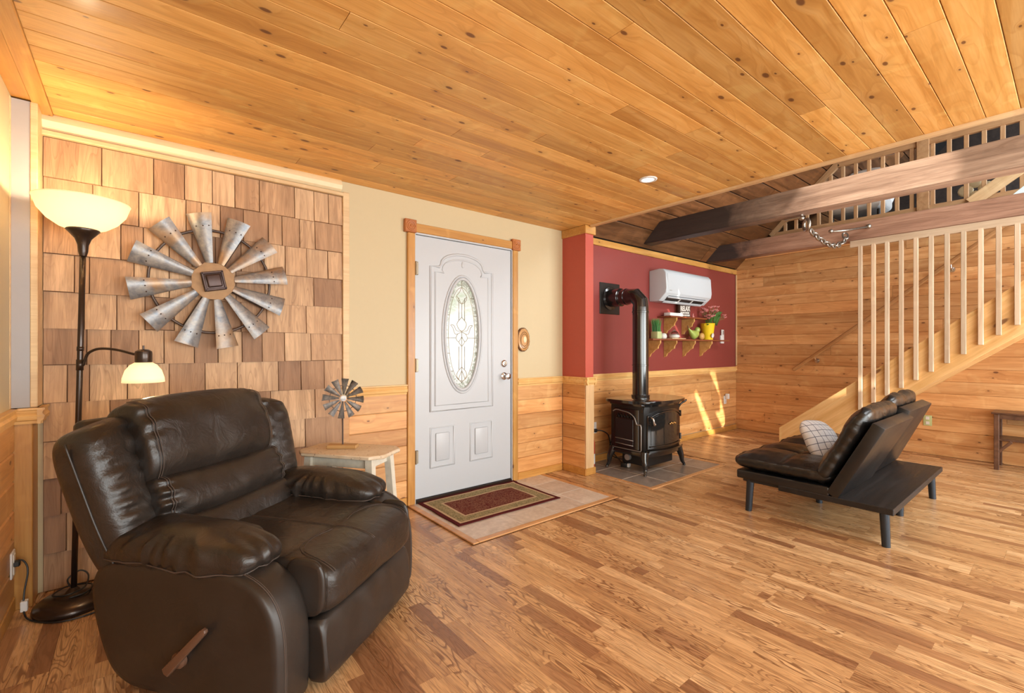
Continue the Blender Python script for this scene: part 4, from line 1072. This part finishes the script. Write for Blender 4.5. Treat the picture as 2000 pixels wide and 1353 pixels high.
def blades_small():
    bm = bmesh.new(); nu, nv = 5, 4; g = []
    for j in range(nv+1):
        v = j/nv; r = .022+(.115-.022)*v; w_ = .009+.031*v
        g.append([bm.verts.new((u*w_/2, -.010-(1-u*u)*w_*.3-u*w_*.15, r)) for u in [(-1+2*i_/nu) for i_ in range(nu+1)]])
    for j in range(nv):
        for i_ in range(nu): bm.faces.new([g[j][i_], g[j][i_+1], g[j+1][i_+1], g[j+1][i_]])
    bmesh.ops.solidify(bm, geom=bm.faces[:], thickness=.0012)
    me = bpy.data.meshes.new('blade'); bm.to_mesh(me); bm.free(); me.materials.append(M['galvs']); me.shade_smooth()
    for k in range(12):
        o = bpy.data.objects.new('blade', me); C.objects.link(o); o.parent = mw; o.location = (0, 0, .290); o.rotation_euler = (0, k*math.pi/6+.1, 0)
blades_small()
for x_ in (hub, wheel, wroot): bpy.data.objects.remove(x_)

# ---------------------------------------------------------------- rug
bm = bmesh.new(); nx, ny = 60, 36; g = []
for i_ in range(nx+1):
    row = []
    for j in range(ny+1):
        x, y = -.47+.94*i_/nx, -.295+.59*j/ny
        h_ = .009+.006*noise.noise((x*3, y*4, 0))+(.010*max(0, noise.noise((x*5+3, 0, 1))) if y > .24 else 0)
        row.append(bm.verts.new((x+.006*noise.noise((y*5, x, 3)), y+.007*noise.noise((x*4, y, 2)), max(.006, h_))))
    g.append(row)
for i_ in range(nx):
    for j in range(ny): bm.faces.new([g[i_][j], g[i_+1][j], g[i_+1][j+1], g[i_][j+1]])
ret = bmesh.ops.extrude_face_region(bm, geom=bm.faces[:]); vs = [v for v in ret['geom'] if isinstance(v, bmesh.types.BMVert)]
for v in vs: v.co.z -= .0055
bmesh.ops.recalc_face_normals(bm, faces=bm.faces)
me = bpy.data.meshes.new('door_rug'); bm.to_mesh(me); bm.free()
rg = link('door_rug', me, 'rug', None, (2.135, 2.885, .003), (0, 0, R(-.6)), smooth=50); tag(rg, 'wine red oriental doormat with beige and olive borders before the front door', 'rug')

# wood slice by the door
ws = thing('wood_slice', 'polished oval cross-cut wood slice hanging beside the front door', 'wall decor', (2.73, YB, 1.268))
def oval(r1, r2, n=40): return [(r1*math.cos(2*math.pi*k/n)*(1+.04*math.sin(3*k)), r2*math.sin(2*math.pi*k/n)*(1+.03*math.cos(2*k))) for k in range(n)]
B().prism(oval(.074, .108), -.020, -.001, 'y', .004, 2).go('bark_rim', 'bark', ws); B().prism(oval(.066, .100), -.024, -.019, 'y', .002, 2).go('slice_face', 'slice', ws)
b = B()
for r1, r2 in ((.048, .074), (.038, .056)): b.tube([(x+.005, -.025, z-.005) for x, z in oval(r1, r2)], .0022, 6, True)
tag(b.go('growth_ring', 'bark', ws, smooth=True), None, None, kind='stuff'); B().ball((.012, -.024, .0), .022, 16, (.9, .35, 1.4)).go('knot', 'cove', ws)

# ceiling downlight
dl = thing('ceiling_downlight', 'round white recessed downlight glowing in the board ceiling', 'light', (2.70, 1.845, H))
B().lathe([(.040, -.001), (.042, -.006), (.058, -.005), (.060, 0), (.058, .003), (.040, .003)], 40).go('trim_ring', 'whitep', dl, smooth=True)
B().lathe([(0, -.003), (.041, -.003), (.041, 0), (0, 0)], 32).go('lens', 'led', dl, smooth=False)
lamp('downlight', 'SPOT', (2.70, 1.845, H-.02), 12, (1, .93, .82), direction=(0, 0, -1), spot_size=R(110), spot_blend=.6, shadow_soft_size=.04)

# ---------------------------------------------------------------- stove and flue
sv = thing('wood_stove', 'black enamel cast-iron stove with bowed glass door on the slate-grey tiled hearth', 'stove', (3.99, 2.76, .004))
X0, X1, Y0, Y1 = -.30, .31, -.19, .19
fr_ = [(X0, Y1), (X0, Y0+.02)]+[(X0+(X1-X0)*k/12, Y0-.055*math.sin(math.pi*k/12)) for k in range(0, 13)]+[(X1, Y0+.02), (X1, Y1)]
B().prism(fr_, .175, .655, 'z', .006, 2).go('firebox', 'cast', sv)
B().prism([(a*1.05, b_*1.05) for a, b_ in fr_], .160, .20, 'z', .010, 2).go('base_moulding', 'iron', sv)
B().prism([(a*1.04, b_*1.04) for a, b_ in fr_], .63, .66, 'z', .010, 2).go('top_moulding', 'iron', sv)
tp = [(-.40, .14), (-.385, .20), (-.30, .235), (.30, .235), (.40, .20), (.43, .12), (.415, -.02), (.40, -.14), (.33, -.26), (.12, -.315), (-.12, -.315), (-.31, -.275), (-.385, -.17), (-.395, 0)]
B().prism(rounded(tp, 2), .662, .690, 'z', .009, 3).go('top_plate', 'iron', sv, smooth=40)
for s_ in (-1, 1):
    B().tube(sm([(s_*.31, -.18, .58), (s_*.325, -.20, .62), (s_*.36, -.23, .65), (s_*.39, -.22, .655)], 6), .010, 8).go('shelf_bracket', 'iron', sv, smooth=True)
    for y_, q_ in ((-.20, -1), (.19, 1)):
        b = B(); pth = sm([(s_*.285, y_*.95, .20), (s_*.300, y_, .15), (s_*.312, y_+q_*.012, .10), (s_*.315, y_+q_*.018, .05), (s_*.330, y_+q_*.028, .018), (s_*.335, y_+q_*.03, .0)], 6)
        b.tube(pth, .02, 12, rad=[.040-.026*min(1, k/(len(pth)-1)*1.25) if k < len(pth)-4 else .016 for k in range(len(pth))]); b.go('leg', 'iron', sv, smooth=True)
# left side: recessed panel with bright gasket line
B().box(X0-.006, X0+.01, -.135, .155, .215, .60, .004, 1).go('side_panel', 'iron', sv)
B().box(X0-.010, X0, -.075, .13, .25, .50, .002, 1).go('side_glass', 'dkglass', sv)
gk = sm([(X0-.014, .155, .565), (X0-.014, .12, .583), (X0-.014, .05, .578), (X0-.014, -.03, .565), (X0-.014, -.09, .53), (X0-.014, -.115, .48), (X0-.014, -.125, .462), (X0-.014, -.165, .462)], 6)+[Vector((X0-.014, -.172, .44)), Vector((X0-.014, -.172, .225)), Vector((X0-.014, -.165, .212)), Vector((X0-.014, .165, .212))]
B().tube(gk, .0055, 8).go('silver_trim', 'silver', sv, smooth=True)
for z_ in (.25, .30): B().tube([(X0-.012, -.08, z_), (X0-.012, .13, z_+.006)], .004, 6).go('grille_bar', 'silver', sv, smooth=True)
b = B()
for k in range(6): b.tube([(X0-.011, .115-.036*k, .51), (X0-.011, .10-.036*k, .545), (X0-.011, .085-.036*k, .51)], .004, 6)
tag(b.go('side_ornament', 'cast', sv, smooth=True), None, None, kind='stuff')
# bowed front doors
def bow(x, off): t = (x-X0)/(X1-X0); return Y0-.055*math.sin(math.pi*t)-off
def bowed(nm, x0, x1, z0, z1, off, th_, mt, arch=0):
    n_ = 14; bm = bmesh.new(); cols = []
    for k in range(n_+1):
        x = x0+(x1-x0)*k/n_; t = 2*k/n_-1; zt = z1-arch*(t*t)**1.2
        cols.append([bm.verts.new((x, bow(x, off), z0)), bm.verts.new((x, bow(x, off), zt)), bm.verts.new((x, bow(x, off-th_), zt)), bm.verts.new((x, bow(x, off-th_), z0))])
    for a, c_ in zip(cols, cols[1:]):
        for k in range(4): bm.faces.new([a[k], a[(k+1) % 4], c_[(k+1) % 4], c_[k]])
    bm.faces.new(cols[0]); bm.faces.new(cols[-1][::-1]); bmesh.ops.recalc_face_normals(bm, faces=bm.faces)
    me = bpy.data.meshes.new(nm); bm.to_mesh(me); bm.free(); return link(nm, me, mt, sv, smooth=30)
dr = bowed('front_door', -.27, .28, .235, .60, .016, .016, 'iron', .05)
bowed('door_glass', -.235, .245, .27, .565, .020, .006, 'dkglass', .05)
b = B()
for k in range(24):
    x = -.25+.51*k/23
b.tube([(-.25+.51*k/30, bow(-.25+.51*k/30, .024), .575-.05*(((2*k/30-1)**2)**1.2)+.006) for k in range(31)], .006, 8); b.go('door_bead', 'iron', sv, smooth=True)
b = B(); b.tube([(-.25+.51*k/30, bow(-.25+.51*k/30, .024), .255) for k in range(31)], .006, 8); b.go('door_bead', 'iron', sv, smooth=True)
b = B()
for k in range(5): b.ball((.06+.014*(k-2)*1.6, bow(.06, .030), (.455+(.008 if k % 2 else 0))), .012, 8, (1.2, .5, .8))
b.go('brass_badge', 'brass', sv, smooth=True)
for z_ in (.27, .50): B().cyl((.285, bow(.285, .02), z_), (.285, bow(.285, .02), z_+.06), .010, 10).go('hinge', 'iron', sv)
B().tube(sm([(-.24, bow(-.24, .02), .54), (-.245, bow(-.24, .05), .52), (-.235, bow(-.235, .055), .47), (-.215, bow(-.22, .03), .455)], 6), .009, 8).ball((-.222, bow(-.22, .045), .47), .014, 12).go('door_handle', 'chrome', sv, smooth=True)
bowed('ash_lip', -.28, .29, .205, .222, .045, .05, 'iron')
B().box(-.22, .22, -.17, .12, .05, .17, .01, 2).go('ash_pan', 'black', sv)
B().lathe([(0, 0), (.03, 0), (.03, .03), (0, .03)], 20, (-.27, .0, .13), Matrix.Rotation(R(-90), 4, 'Y')).go('air_control', 'silver', sv)

fp = thing('flue_pipe', 'glossy black stovepipe rising from the stove and bending into a square wall plate', 'stove pipe', (3.965, 2.80, .69))
r_ = .080; zt = .985
b = B(); b.lathe([(r_+.010, .004), (r_+.012, .03), (r_, .034), (r_, .32), (r_+.004, .322), (r_+.004, .335), (r_, .337), (r_, .855), (r_+.004, .857), (r_+.004, .875), (r_, .878), (r_, .915)], 40); b.go('vertical_pipe', 'iron', fp, smooth=30)
b = B(); b.tube([(0, 0, .91), (0, .0, .968), (0, .062, 1.035), (0, .14, 1.035)], r_-.001, 36); b.go('elbow', 'iron', fp, smooth=25)
b = B(); b.lathe([(r_, 0), (r_, .03), (r_+.006, .032), (r_+.006, .042), (r_, .044), (r_, .09), (r_+.006, .092), (r_+.006, .102), (r_+.015, .106), (r_+.015, .235), (r_+.045, .24), (r_+.045, .25), (0, .25)], 40, (0, .135, 1.035), Matrix.Rotation(R(-90), 4, 'X')); b.go('horizontal_pipe', 'iron', fp, smooth=30)
B().box(-.165, .165, .386, .400, 1.035-.170, 1.035+.165, .004, 1).go('wall_plate', 'cast', fp)

# ---------------------------------------------------------------- air conditioner
ac = thing('air_conditioner', 'white wall-mounted split air conditioner high on the dark red wall', 'air conditioner', (5.21, YB-.004, 1.74))
pf = [(0, .0), (0, .36), (-.13, .372), (-.19, .362), (-.222, .325), (-.235, .14), (-.225, .085), (-.13, .0)]
B().prism(pf, -.515, .515, 'x', .010, 3).go('housing', 'acwhite', ac, smooth=40)
B().prism([(-.229, .31), (-.240, .14), (-.228, .085), (-.215, .085), (-.215, .31)], -.49, .49, 'x', .004, 1).go('front_cover', 'acwhite', ac)
MYZ = Matrix.Translation((0, -.155, .026)) @ Matrix.Rotation(R(-38), 4, 'X')
B().box(-.42, .42, -.055, .055, -.006, .004, 0, 1, MYZ).go('outlet_slot', 'black', ac)
B().box(-.43, .43, -.052, -.034, -.018, -.004, .002, 1, MYZ).go('louvre', 'acwhite', ac); B().box(-.43, .43, .02, .05, -.016, -.006, .002, 1, MYZ).go('louvre', 'acwhite', ac)
for x in (-.14, .14): B().box(x-.008, x+.008, -.05, .05, -.014, -.003, 0, 1, MYZ).go('vane', 'whitep', ac)
b = B()
for k in range(10): b.box(-.44, .44, -.02-.014*k, -.014-.014*k, .360, .3735-.0006*k)
tag(b.go('intake_grille', 'silver', ac), None, None, kind='stuff')
B().box(-.46, -.41, -.2365, -.2345, .115, .121).go('small_lettering', 'silver', ac)

# ---------------------------------------------------------------- shelves with brackets
def wall_shelf(label, x0, x1, z, brs, bh, depth=.185):
    s = thing('wall_shelf', label, 'shelf', ((x0+x1)/2, YB-.004, z), 0, 'scroll bracket wall shelves'); w_ = x1-x0
    B().box(-w_/2, w_/2, -depth, 0, -.012, .006, .004, 2).go('shelf_board', 'shelftop', s)
    pf_ = [(0, -.012), (-depth+.012, -.012), (-depth+.012, -.045)]+[(-depth+.014+.030*math.sin(a), -.052-.055*(1-math.cos(a))) for a in [k*math.pi/2/6 for k in range(1, 7)]]+[(-.105+.03*k/4, -.12-.008*k) for k in range(0, 5)]+[(-.07+.035*math.sin(a), -.155-.045*(1-math.cos(a))) for a in [k*math.pi/2/5 for k in range(1, 6)]]+[(0, -bh)]
    for bx in brs: B().prism(pf_, bx-(x0+x1)/2-.010, bx-(x0+x1)/2+.010, 'x', .002, 1).go('bracket', 'shelf', s)
    return s
wall_shelf('lower red-brown wooden wall shelf with four scrolled oak brackets, beside the flue pipe', 4.50, 6.30, 1.292, [4.67, 5.01, 5.43, 5.85], .215)
wall_shelf('shorter upper wall shelf with two scrolled oak brackets under the air conditioner', 4.86, 5.70, 1.567, [5.01, 5.41], .205)
sy = YB-.10
def at3(x, z, y=sy): return (x, y, z)
g_ = thing('grass_pot', 'square pale green pot of artificial grass next to the stovepipe', 'plant', at3(4.70, 1.298))
B().box(-.045, .045, -.045, .045, 0, .085, .006, 2).go('pot', 'limepot', g_)
b = B(); random.seed(3)
for k in range(150):
    x, y = random.uniform(-.04, .04), random.uniform(-.04, .04); a, c_ = random.gauss(0, .018), random.gauss(0, .018); hh = random.uniform(.12, .17)
    b.tube([(x, y, .075), (x+a*.4, y+c_*.4, .075+hh*.6), (x+a, y+c_, .075+hh)], .002, 3, rad=[.0025, .002, .0006])
o = b.go('grass_blades', 'grass', g_, smooth=False); o['kind'] = 'stuff'
tag(B().lathe([(0, 0), (.026, 0), (.038, .012), (.042, .032), (.036, .055), (.022, .066), (0, .068)], 24, (0, 0, 0)).go('ceramic_ball', 'offw', None, at3(4.795, 1.298, YB-.13), smooth=True), 'small round white ceramic piece right of the grass pot', 'ornament')
tray = B().box(-.15, .15, -.05, .05, 0, .012, .003, 1).go('wooden_coaster', 'pale', None, at3(5.09, 1.298, YB-.11)); tag(tray, 'thin pale wooden board lying under the white glass dish', 'board')
d_ = thing('covered_dish', 'small white dish under a clear glass knobbed cover on the lower shelf', 'dish', at3(5.06, 1.3105, YB-.11))
B().lathe([(0, 0), (.045, 0), (.062, .012), (.066, .026), (.055, .040), (.03, .046), (0, .048)], 28).go('dish', 'offw', d_, smooth=True)
def mat_glass():
    m = MT('clear_glass', .03); m.i('Transmission Weight', 1.0); m.i('IOR', 1.3); m.col((.95, .96, .96)); return m.m
M['glass'] = mat_glass()
B().lathe([(.060, .030), (.056, .052), (.040, .075), (.016, .09), (.007, .10), (.010, .11), (0, .118)], 28).go('glass_cover', 'glass', d_, smooth=True)
bd = thing('bird_figurine', 'glossy lime green ceramic bird with upturned tail on the lower shelf', 'figurine', at3(5.50, 1.298, YB-.115))
def birdfn(q, x, y, z):
    t = (x+1)/2
    if x < 0: q.z = q.z*(1-.72*(-x)**1.2)+.085*(-x)**1.6; q.y *= 1-.6*(-x)
    q.z += .03*max(0, x)**2; return q
soft('body', (.24, .095, .115), 2, 2, 14, 'lime', bd, (-.01, 0, .062), (0, 0, 0), birdfn)
soft('head', (.075, .07, .075), 2, 2, 10, 'lime', bd, (.088, 0, .125)); B().tube([(.118, 0, .128), (.150, 0, .140)], .008, 8, rad=[.010, .001]).go('beak', 'lime', bd)
B().tube([(-.125, 0, .145), (-.15, 0, .175)], .008, 8, rad=[.010, .004]).go('tail_tip', 'bark', bd)
tag(soft('pebble_figurine', (.085, .07, .09), 2, 2, 10, 'shelf', None, at3(5.665, 1.342, YB-.13)), 'small tan rounded figurine between the green bird and yellow pail', 'figurine')
pl_ = thing('flower_pail', 'tapered yellow metal pail of pink and red artificial flowers with green leaves', 'flower pot', at3(5.84, 1.298, YB-.12))
B().lathe([(0, 0), (.062, 0), (.064, .004), (.088, .205), (.092, .212), (.088, .216), (.083, .205), (.060, .012), (0, .012)], 32).go('pail', 'yellow', pl_, smooth=40)
for s_ in (-1, 1): B().tube([(s_*.088, 0, .19), (s_*.106, -.01, .205), (s_*.100, -.015, .185), (s_*.09, 0, .18)], .003, 6).go('handle_ear', 'yellow', pl_); random.seed(5)
tips = []
b = B()
for k in range(26):
    a = random.uniform(0, 2*math.pi); rr_ = random.uniform(.04, .17); x = .01+max(-.07, rr_*math.cos(a)*1.25); y = rr_*math.sin(a)*.5-.02; z = .27+random.uniform(0, .17)
    if k > 19: x = .16+random.uniform(0, .12); z = .28+random.uniform(0, .10)
    tips.append((x, y, z)); b.tube(sm([(x*.1, y*.1, .18), (x*.5, y*.5, .18+(z-.18)*.6), (x, y, z)], 4), .0025, 5)
b.go('stems', 'green', pl_, smooth=True)['kind'] = 'stuff'
for x, y, z in tips:
    b = B()
    for k in range(7):
        a = k*math.pi*2/7; u = Vector((math.cos(a), math.sin(a), .9)).normalized()
        m_ = Matrix.Translation((x, y, z)) @ u.to_track_quat('Z', 'Y').to_matrix().to_4x4()
        b.lathe([(.001, 0), (.009, .016), (.007, .030), (.001, .038)], 6, (0, 0, 0), m_)
    b.go('flower', 'pinkf', pl_, smooth=True)
for x, z, rz_, sc in ((.15, .28, .5, 1.0), (.19, .33, 1.1, .8), (.08, .27, -.6, .7), (-.03, .26, 2.5, .5), (.21, .25, .2, .8)):
    b = bmesh.new(); g = []
    for i_ in range(7):
        t = i_/6; w_ = .055*math.sin(math.pi*min(1, t*.95+.05))**.8*sc
        g.append([b.verts.new((u*w_, .018*abs(u)-.02*t*t, .17*sc*t)) for u in (-1, -.5, 0, .5, 1)])
    for i_ in range(6):
        for j in range(4): b.faces.new([g[i_][j], g[i_][j+1], g[i_+1][j+1], g[i_+1][j]])
    bmesh.ops.solidify(b, geom=b.faces[:], thickness=.001)
    me = bpy.data.meshes.new('leaf'); b.to_mesh(me); b.free(); me.shade_smooth(); link('leaf', me, 'green', pl_, (x-.06, -.05, z-.06), (R(12), rz_*.6, 0))
B().lathe([(0, 0), (.030, 0), (.030, .004), (0, .005)], 24, (-.02, -.078, .055), Matrix.Rotation(R(97), 4, 'X')).go('white_tag', 'offw', pl_)
bx_ = B().box(-.14, .14, -.045, .045, 0, .042, .008, 3).go('white_case', 'whitep', None, at3(5.06, 1.574, YB-.10)); tag(bx_, 'slim white case lying on the upper shelf left of the sign', 'case')
sg = thing('relax_sign', 'small dark wooden block sign reading RELAX on the upper shelf', 'sign', at3(5.315, 1.574, YB-.09), R(-14))
B().box(-.088, .088, -.018, .018, 0, .155, .002, 1).go('sign_block', 'sign', sg)
def text(s, size, x, z, mat, parent, nm='lettering', depth=.0012, y=-.0185, sx=1):
    cu = bpy.data.curves.new(nm, 'FONT'); cu.body = s; cu.size = size; cu.align_x = 'CENTER'; cu.extrude = depth; cu.offset = size*.03
    ot = bpy.data.objects.new(nm, cu); me = bpy.data.meshes.new_from_object(ot); bpy.data.objects.remove(ot)
    o = link(nm, me, mat, parent, (x, y, z), (R(90), 0, 0)); o.scale = (sx, 1, 1); return o
text('RELAX', .085, 0, .080, 'offw', sg, sx=.62)
random.seed(2); b = B(); xx = -.075
while xx < .07:
    ww = random.uniform(.010, .022); b.box(xx, xx+ww, -.0195, -.018, .045, .066); xx += ww+.007
xx = -.07
while xx < .065:
    ww = random.uniform(.012, .03); b.box(xx, xx+ww, -.0195, -.018, .016, .034); xx += ww+.008
tag(b.go('small_lettering', 'offw', sg), None, None, kind='stuff')
tag(B().lathe([(0, 0), (.016, 0), (.018, .012), (.006, .03), (.010, .045), (0, .055)], 14).go('tiny_figurine', 'pinkf', None, at3(5.455, 1.574, YB-.13), smooth=True), 'tiny pink figurine at the right end of the RELAX sign', 'figurine')
rm = thing('wall_remote', 'white remote control in a wall holder beside the flower pail', 'remote', (6.44, YB-.004, 1.35))
B().box(-.045, .045, -.022, 0, -.095, .02, .006, 2).go('holder', 'whitep', rm); B().box(-.032, .032, -.028, -.012, -.06, .10, .006, 2).go('remote_body', 'whitep', rm); B().box(-.014, .014, -.0295, -.028, .03, .08).go('screen', 'silver', rm)

def outlet(label, loc, face, mat='whitep'):
    """face: unit vector out of the wall (-y or -x)"""
    o = thing('wall_outlet', label, 'outlet', loc, 0 if face == 'y' else R(-90), 'electrical outlets')
    B().box(-.037, .037, -.008, 0, -.058, .058, .004, 2).go('cover_plate', mat, o)
    B().box(-.016, .016, -.011, -.008, -.045, -.010, .002, 1).go('socket', 'offw', o); B().box(-.016, .016, -.011, -.008, .010, .045, .002, 1).go('socket', 'offw', o)
    return o
outlet('white outlet on the wainscot just right of the pale board-ended wing wall', (3.70, YB-.012, .36), 'y')
outlet('outlet in the wainscot behind the left side of the stove', (3.99, YB-.012, .20), 'y')
outlet('white outlet on the wainscot near the far corner by the sun streaks', (6.53, YB-.012, .45), 'y')
outlet('pale outlet on the stair wall behind the futon', (XR-.013, 1.06, .38), 'x', 'limepot')
nl = B().box(-.022, .022, -.05, 0, -.035, .04, .010, 2).go('plug_in_light', 'whitep', None, (6.53, YB-.024, .50)); tag(nl, 'white plug-in night light standing out of the far corner outlet', 'night light')
pc = B().tube(sm([(3.70, YB-.045, .335), (3.74, YB-.09, .335), (3.80, YB-.12, .29), (3.82, YB-.13, .20), (3.84, YB-.14, .12), (3.88, YB-.18, .05), (3.88, YB-.24, .012), (3.86, YB-.27, .010)], 8), .006, 8)
pc.box(3.682, 3.718, YB-.050, YB-.024, .318, .352, .004, 1); tag(pc.go('power_cord', 'blackp', smooth=True), 'black power cord hanging from the outlet beside the wing wall', 'cord')  # power cord from the outlet down towards the stove
pc = B().tube(sm([(3.97, YB-.045, .20), (3.93, YB-.06, .20), (3.885, YB-.07, .16), (3.87, YB-.08, .10), (3.90, YB-.10, .05), (3.97, YB-.16, .02), (4.03, 3.0, .012), (4.06, 2.95, .012)], 8), .005, 8)
pc.box(3.965, 4.005, YB-.055, YB-.024, .18, .22, .006, 1); tag(pc.go('stove_cord', 'blackp', smooth=True), 'looped black cord plugged in low behind the stove', 'cord')
pa = thing('power_adapter', 'small black and white power adapter on the hearth tiles under the stove', 'adapter', (3.80, 2.87, .0045), R(20))
B().box(-.045, .045, -.03, .03, 0, .045, .006, 2).go('adapter_body', 'blackp', pa); B().box(-.03, .02, -.055, -.0305, .002, .038, .004, 1).go('white_plug', 'whitep', pa)
B().tube(sm([(.03, 0, .04), (.06, -.01, .08), (.13, -.03, .11), (.20, -.05, .10)], 6), .003, 6).go('wire', 'silver', pa, smooth=True)
ex = thing('fire_extinguisher', 'small red fire extinguisher mostly hidden behind the wing wall', 'extinguisher', (3.535, 3.10, .004))
B().lathe([(0, 0), (.05, 0), (.054, .01), (.054, .24), (.045, .28), (.018, .30), (.018, .32), (0, .32)], 28).go('cylinder', 'redp', ex, smooth=40); B().box(-.02, .05, -.012, .012, .32, .345, .004, 1).go('valve', 'blackp', ex); B().lathe([(.0545, .03), (.0552, .03), (.0552, .13), (.0545, .13)], 28).go('white_band', 'whitep', ex)

# ---------------------------------------------------------------- futon
fx0, fx1 = 3.42, 4.96
ft = thing('futon', 'black leather split-back futon on a charcoal platform with metal legs', 'futon', ((fx0+fx1)/2, 1.14, 0)); W = fx1-fx0; hx_ = W/2
B().box(-hx_, hx_, -.465, .16, .212, .250, .004, 1).go('platform', 'board', ft)
B().box(-hx_+.05, hx_-.05, -.10, .42, .215, .243, .004, 1).go('under_frame', 'black', ft)
def legm(x, y, dx, dy, h_=.215):
    return B().tube([(x, y, h_), (x+dx, y+dy, 0)], .026, 20, rad=[.026, .022]).go('leg', 'fmetal', ft, smooth=35)
legm(-hx_+.075, .375, -.005, .012, .24); legm(-hx_+.075, -.405, -.005, -.01); legm(hx_-.075, -.405, .01, -.01); legm(hx_-.075, .375, .01, .012, .24); legm(.03, -.34, 0, 0); legm(-.10, .12, 0, 0)
def cush(nm, size, c, rot, par, tx_, ty_, seed, mt='blackl', n=44, am=.014):
    def f(q, x, y, z):
        # tufted grid + puckers towards the edge
        if z > 0:
            gx = abs(math.sin((x*.5+.5)*math.pi*tx_)); gy = abs(math.sin((y*.5+.5)*math.pi*ty_))
            v = min(gx if abs(x) < .96 else 1, 1)*min(gy if abs(y) < .96 else 1, 1)
            q.z -= size[2]*.26*(1-v**.35)*z*(1 if max(abs(x), abs(y)) < .93 else .3)
        e = max(abs(x), abs(y))**3
        w_ = noise.noise((q.x*14+seed, q.y*5, seed))+.6*noise.noise((q.x*5, q.y*24+seed, 2))
        n_ = Vector((x, y, z)).normalized(); q += n_*am*w_*(.35+.65*e)
        return q
    return soft(nm, size, 7, 2.7, n, mt, par, c, rot, f)
for k, (xa, xb, s_) in enumerate(((-hx_, .0, 1), (.0, hx_, 2))):
    B().box(xa+.003, xb-.003, -.14, .445, .243, .305, .012, 3).go('seat_base', 'blacks', ft)
    cush('seat_cushion', (xb-xa+.03, .66, .155), ((xa+xb)/2, .155, .368), (0, 0, 0), ft, 2, 2, s_*3)
ba = R(26)
for xa, xb, tilt, lift, s_ in ((-hx_, -.005, R(27), 0, 5), (.005, hx_, R(24), .02, 9)):
    c_, sn = math.cos(tilt), math.sin(tilt); base_ = Vector(((xa+xb)/2, -.135, .262+lift))
    up = Vector((0, -sn, c_)); out = Vector((0, c_, sn))
    o = B().box(xa-(xa+xb)/2+.002, xb-(xa+xb)/2-.002, -.035, .035, 0, .535, .008, 2).go('back_panel', 'blacks', ft); o.location = base_-out*.02; o.rotation_euler = (tilt, 0, 0)
    p = base_+up*.29+out*.085
    o = cush('back_cushion', (xb-xa+.02, .59, .155), p, (0, 0, 0), ft, 2, 2, s_); axes_obj(o, (-1, 0, 0), out, p)
pw = soft('throw_pillow', (.38, .38, .17), 3.6, 1.7, 26, 'check', None, (3.975, 1.20, .475), (R(60), R(6), R(-10)), lambda q, x, y, z: q+Vector((0, 0, .008*noise.noise((x*3, y*3, z)))))
tag(pw, 'white throw pillow with dark grid lines leaning on the black futon back', 'pillow')

# ---------------------------------------------------------------- bench by the stair wall
bn = thing('wooden_bench', 'dark brown slim wooden console bench against the stair wall at the right edge', 'bench', (6.70, 0, 0))
B().box(-.19, .15, -.62, .535, .545, .562, .004, 1).go('bench_top', 'benchw', bn); B().box(-.16, .14, -.60, .50, .285, .305, .003, 1).go('lower_shelf', 'benchw', bn)
for x in (-.165, .125):
    for y in (-.58, .50): B().box(x-.018, x+.018, y-.018, y+.018, 0, .545, .003, 1).go('leg', 'benchw', bn)
for y, s_ in ((.45, -1),): stick('brace', (-.165, .485, .18), (-.165, .40, .285), .025, .016, 'benchw', bn)
B().box(-.175, -.155, -.60, .50, .50, .545, .002, 1).go('apron', 'benchw', bn)
print('objects', len(bpy.data.objects), 'tris', sum(len(o.data.polygons) for o in bpy.data.objects if o.type == 'MESH'))
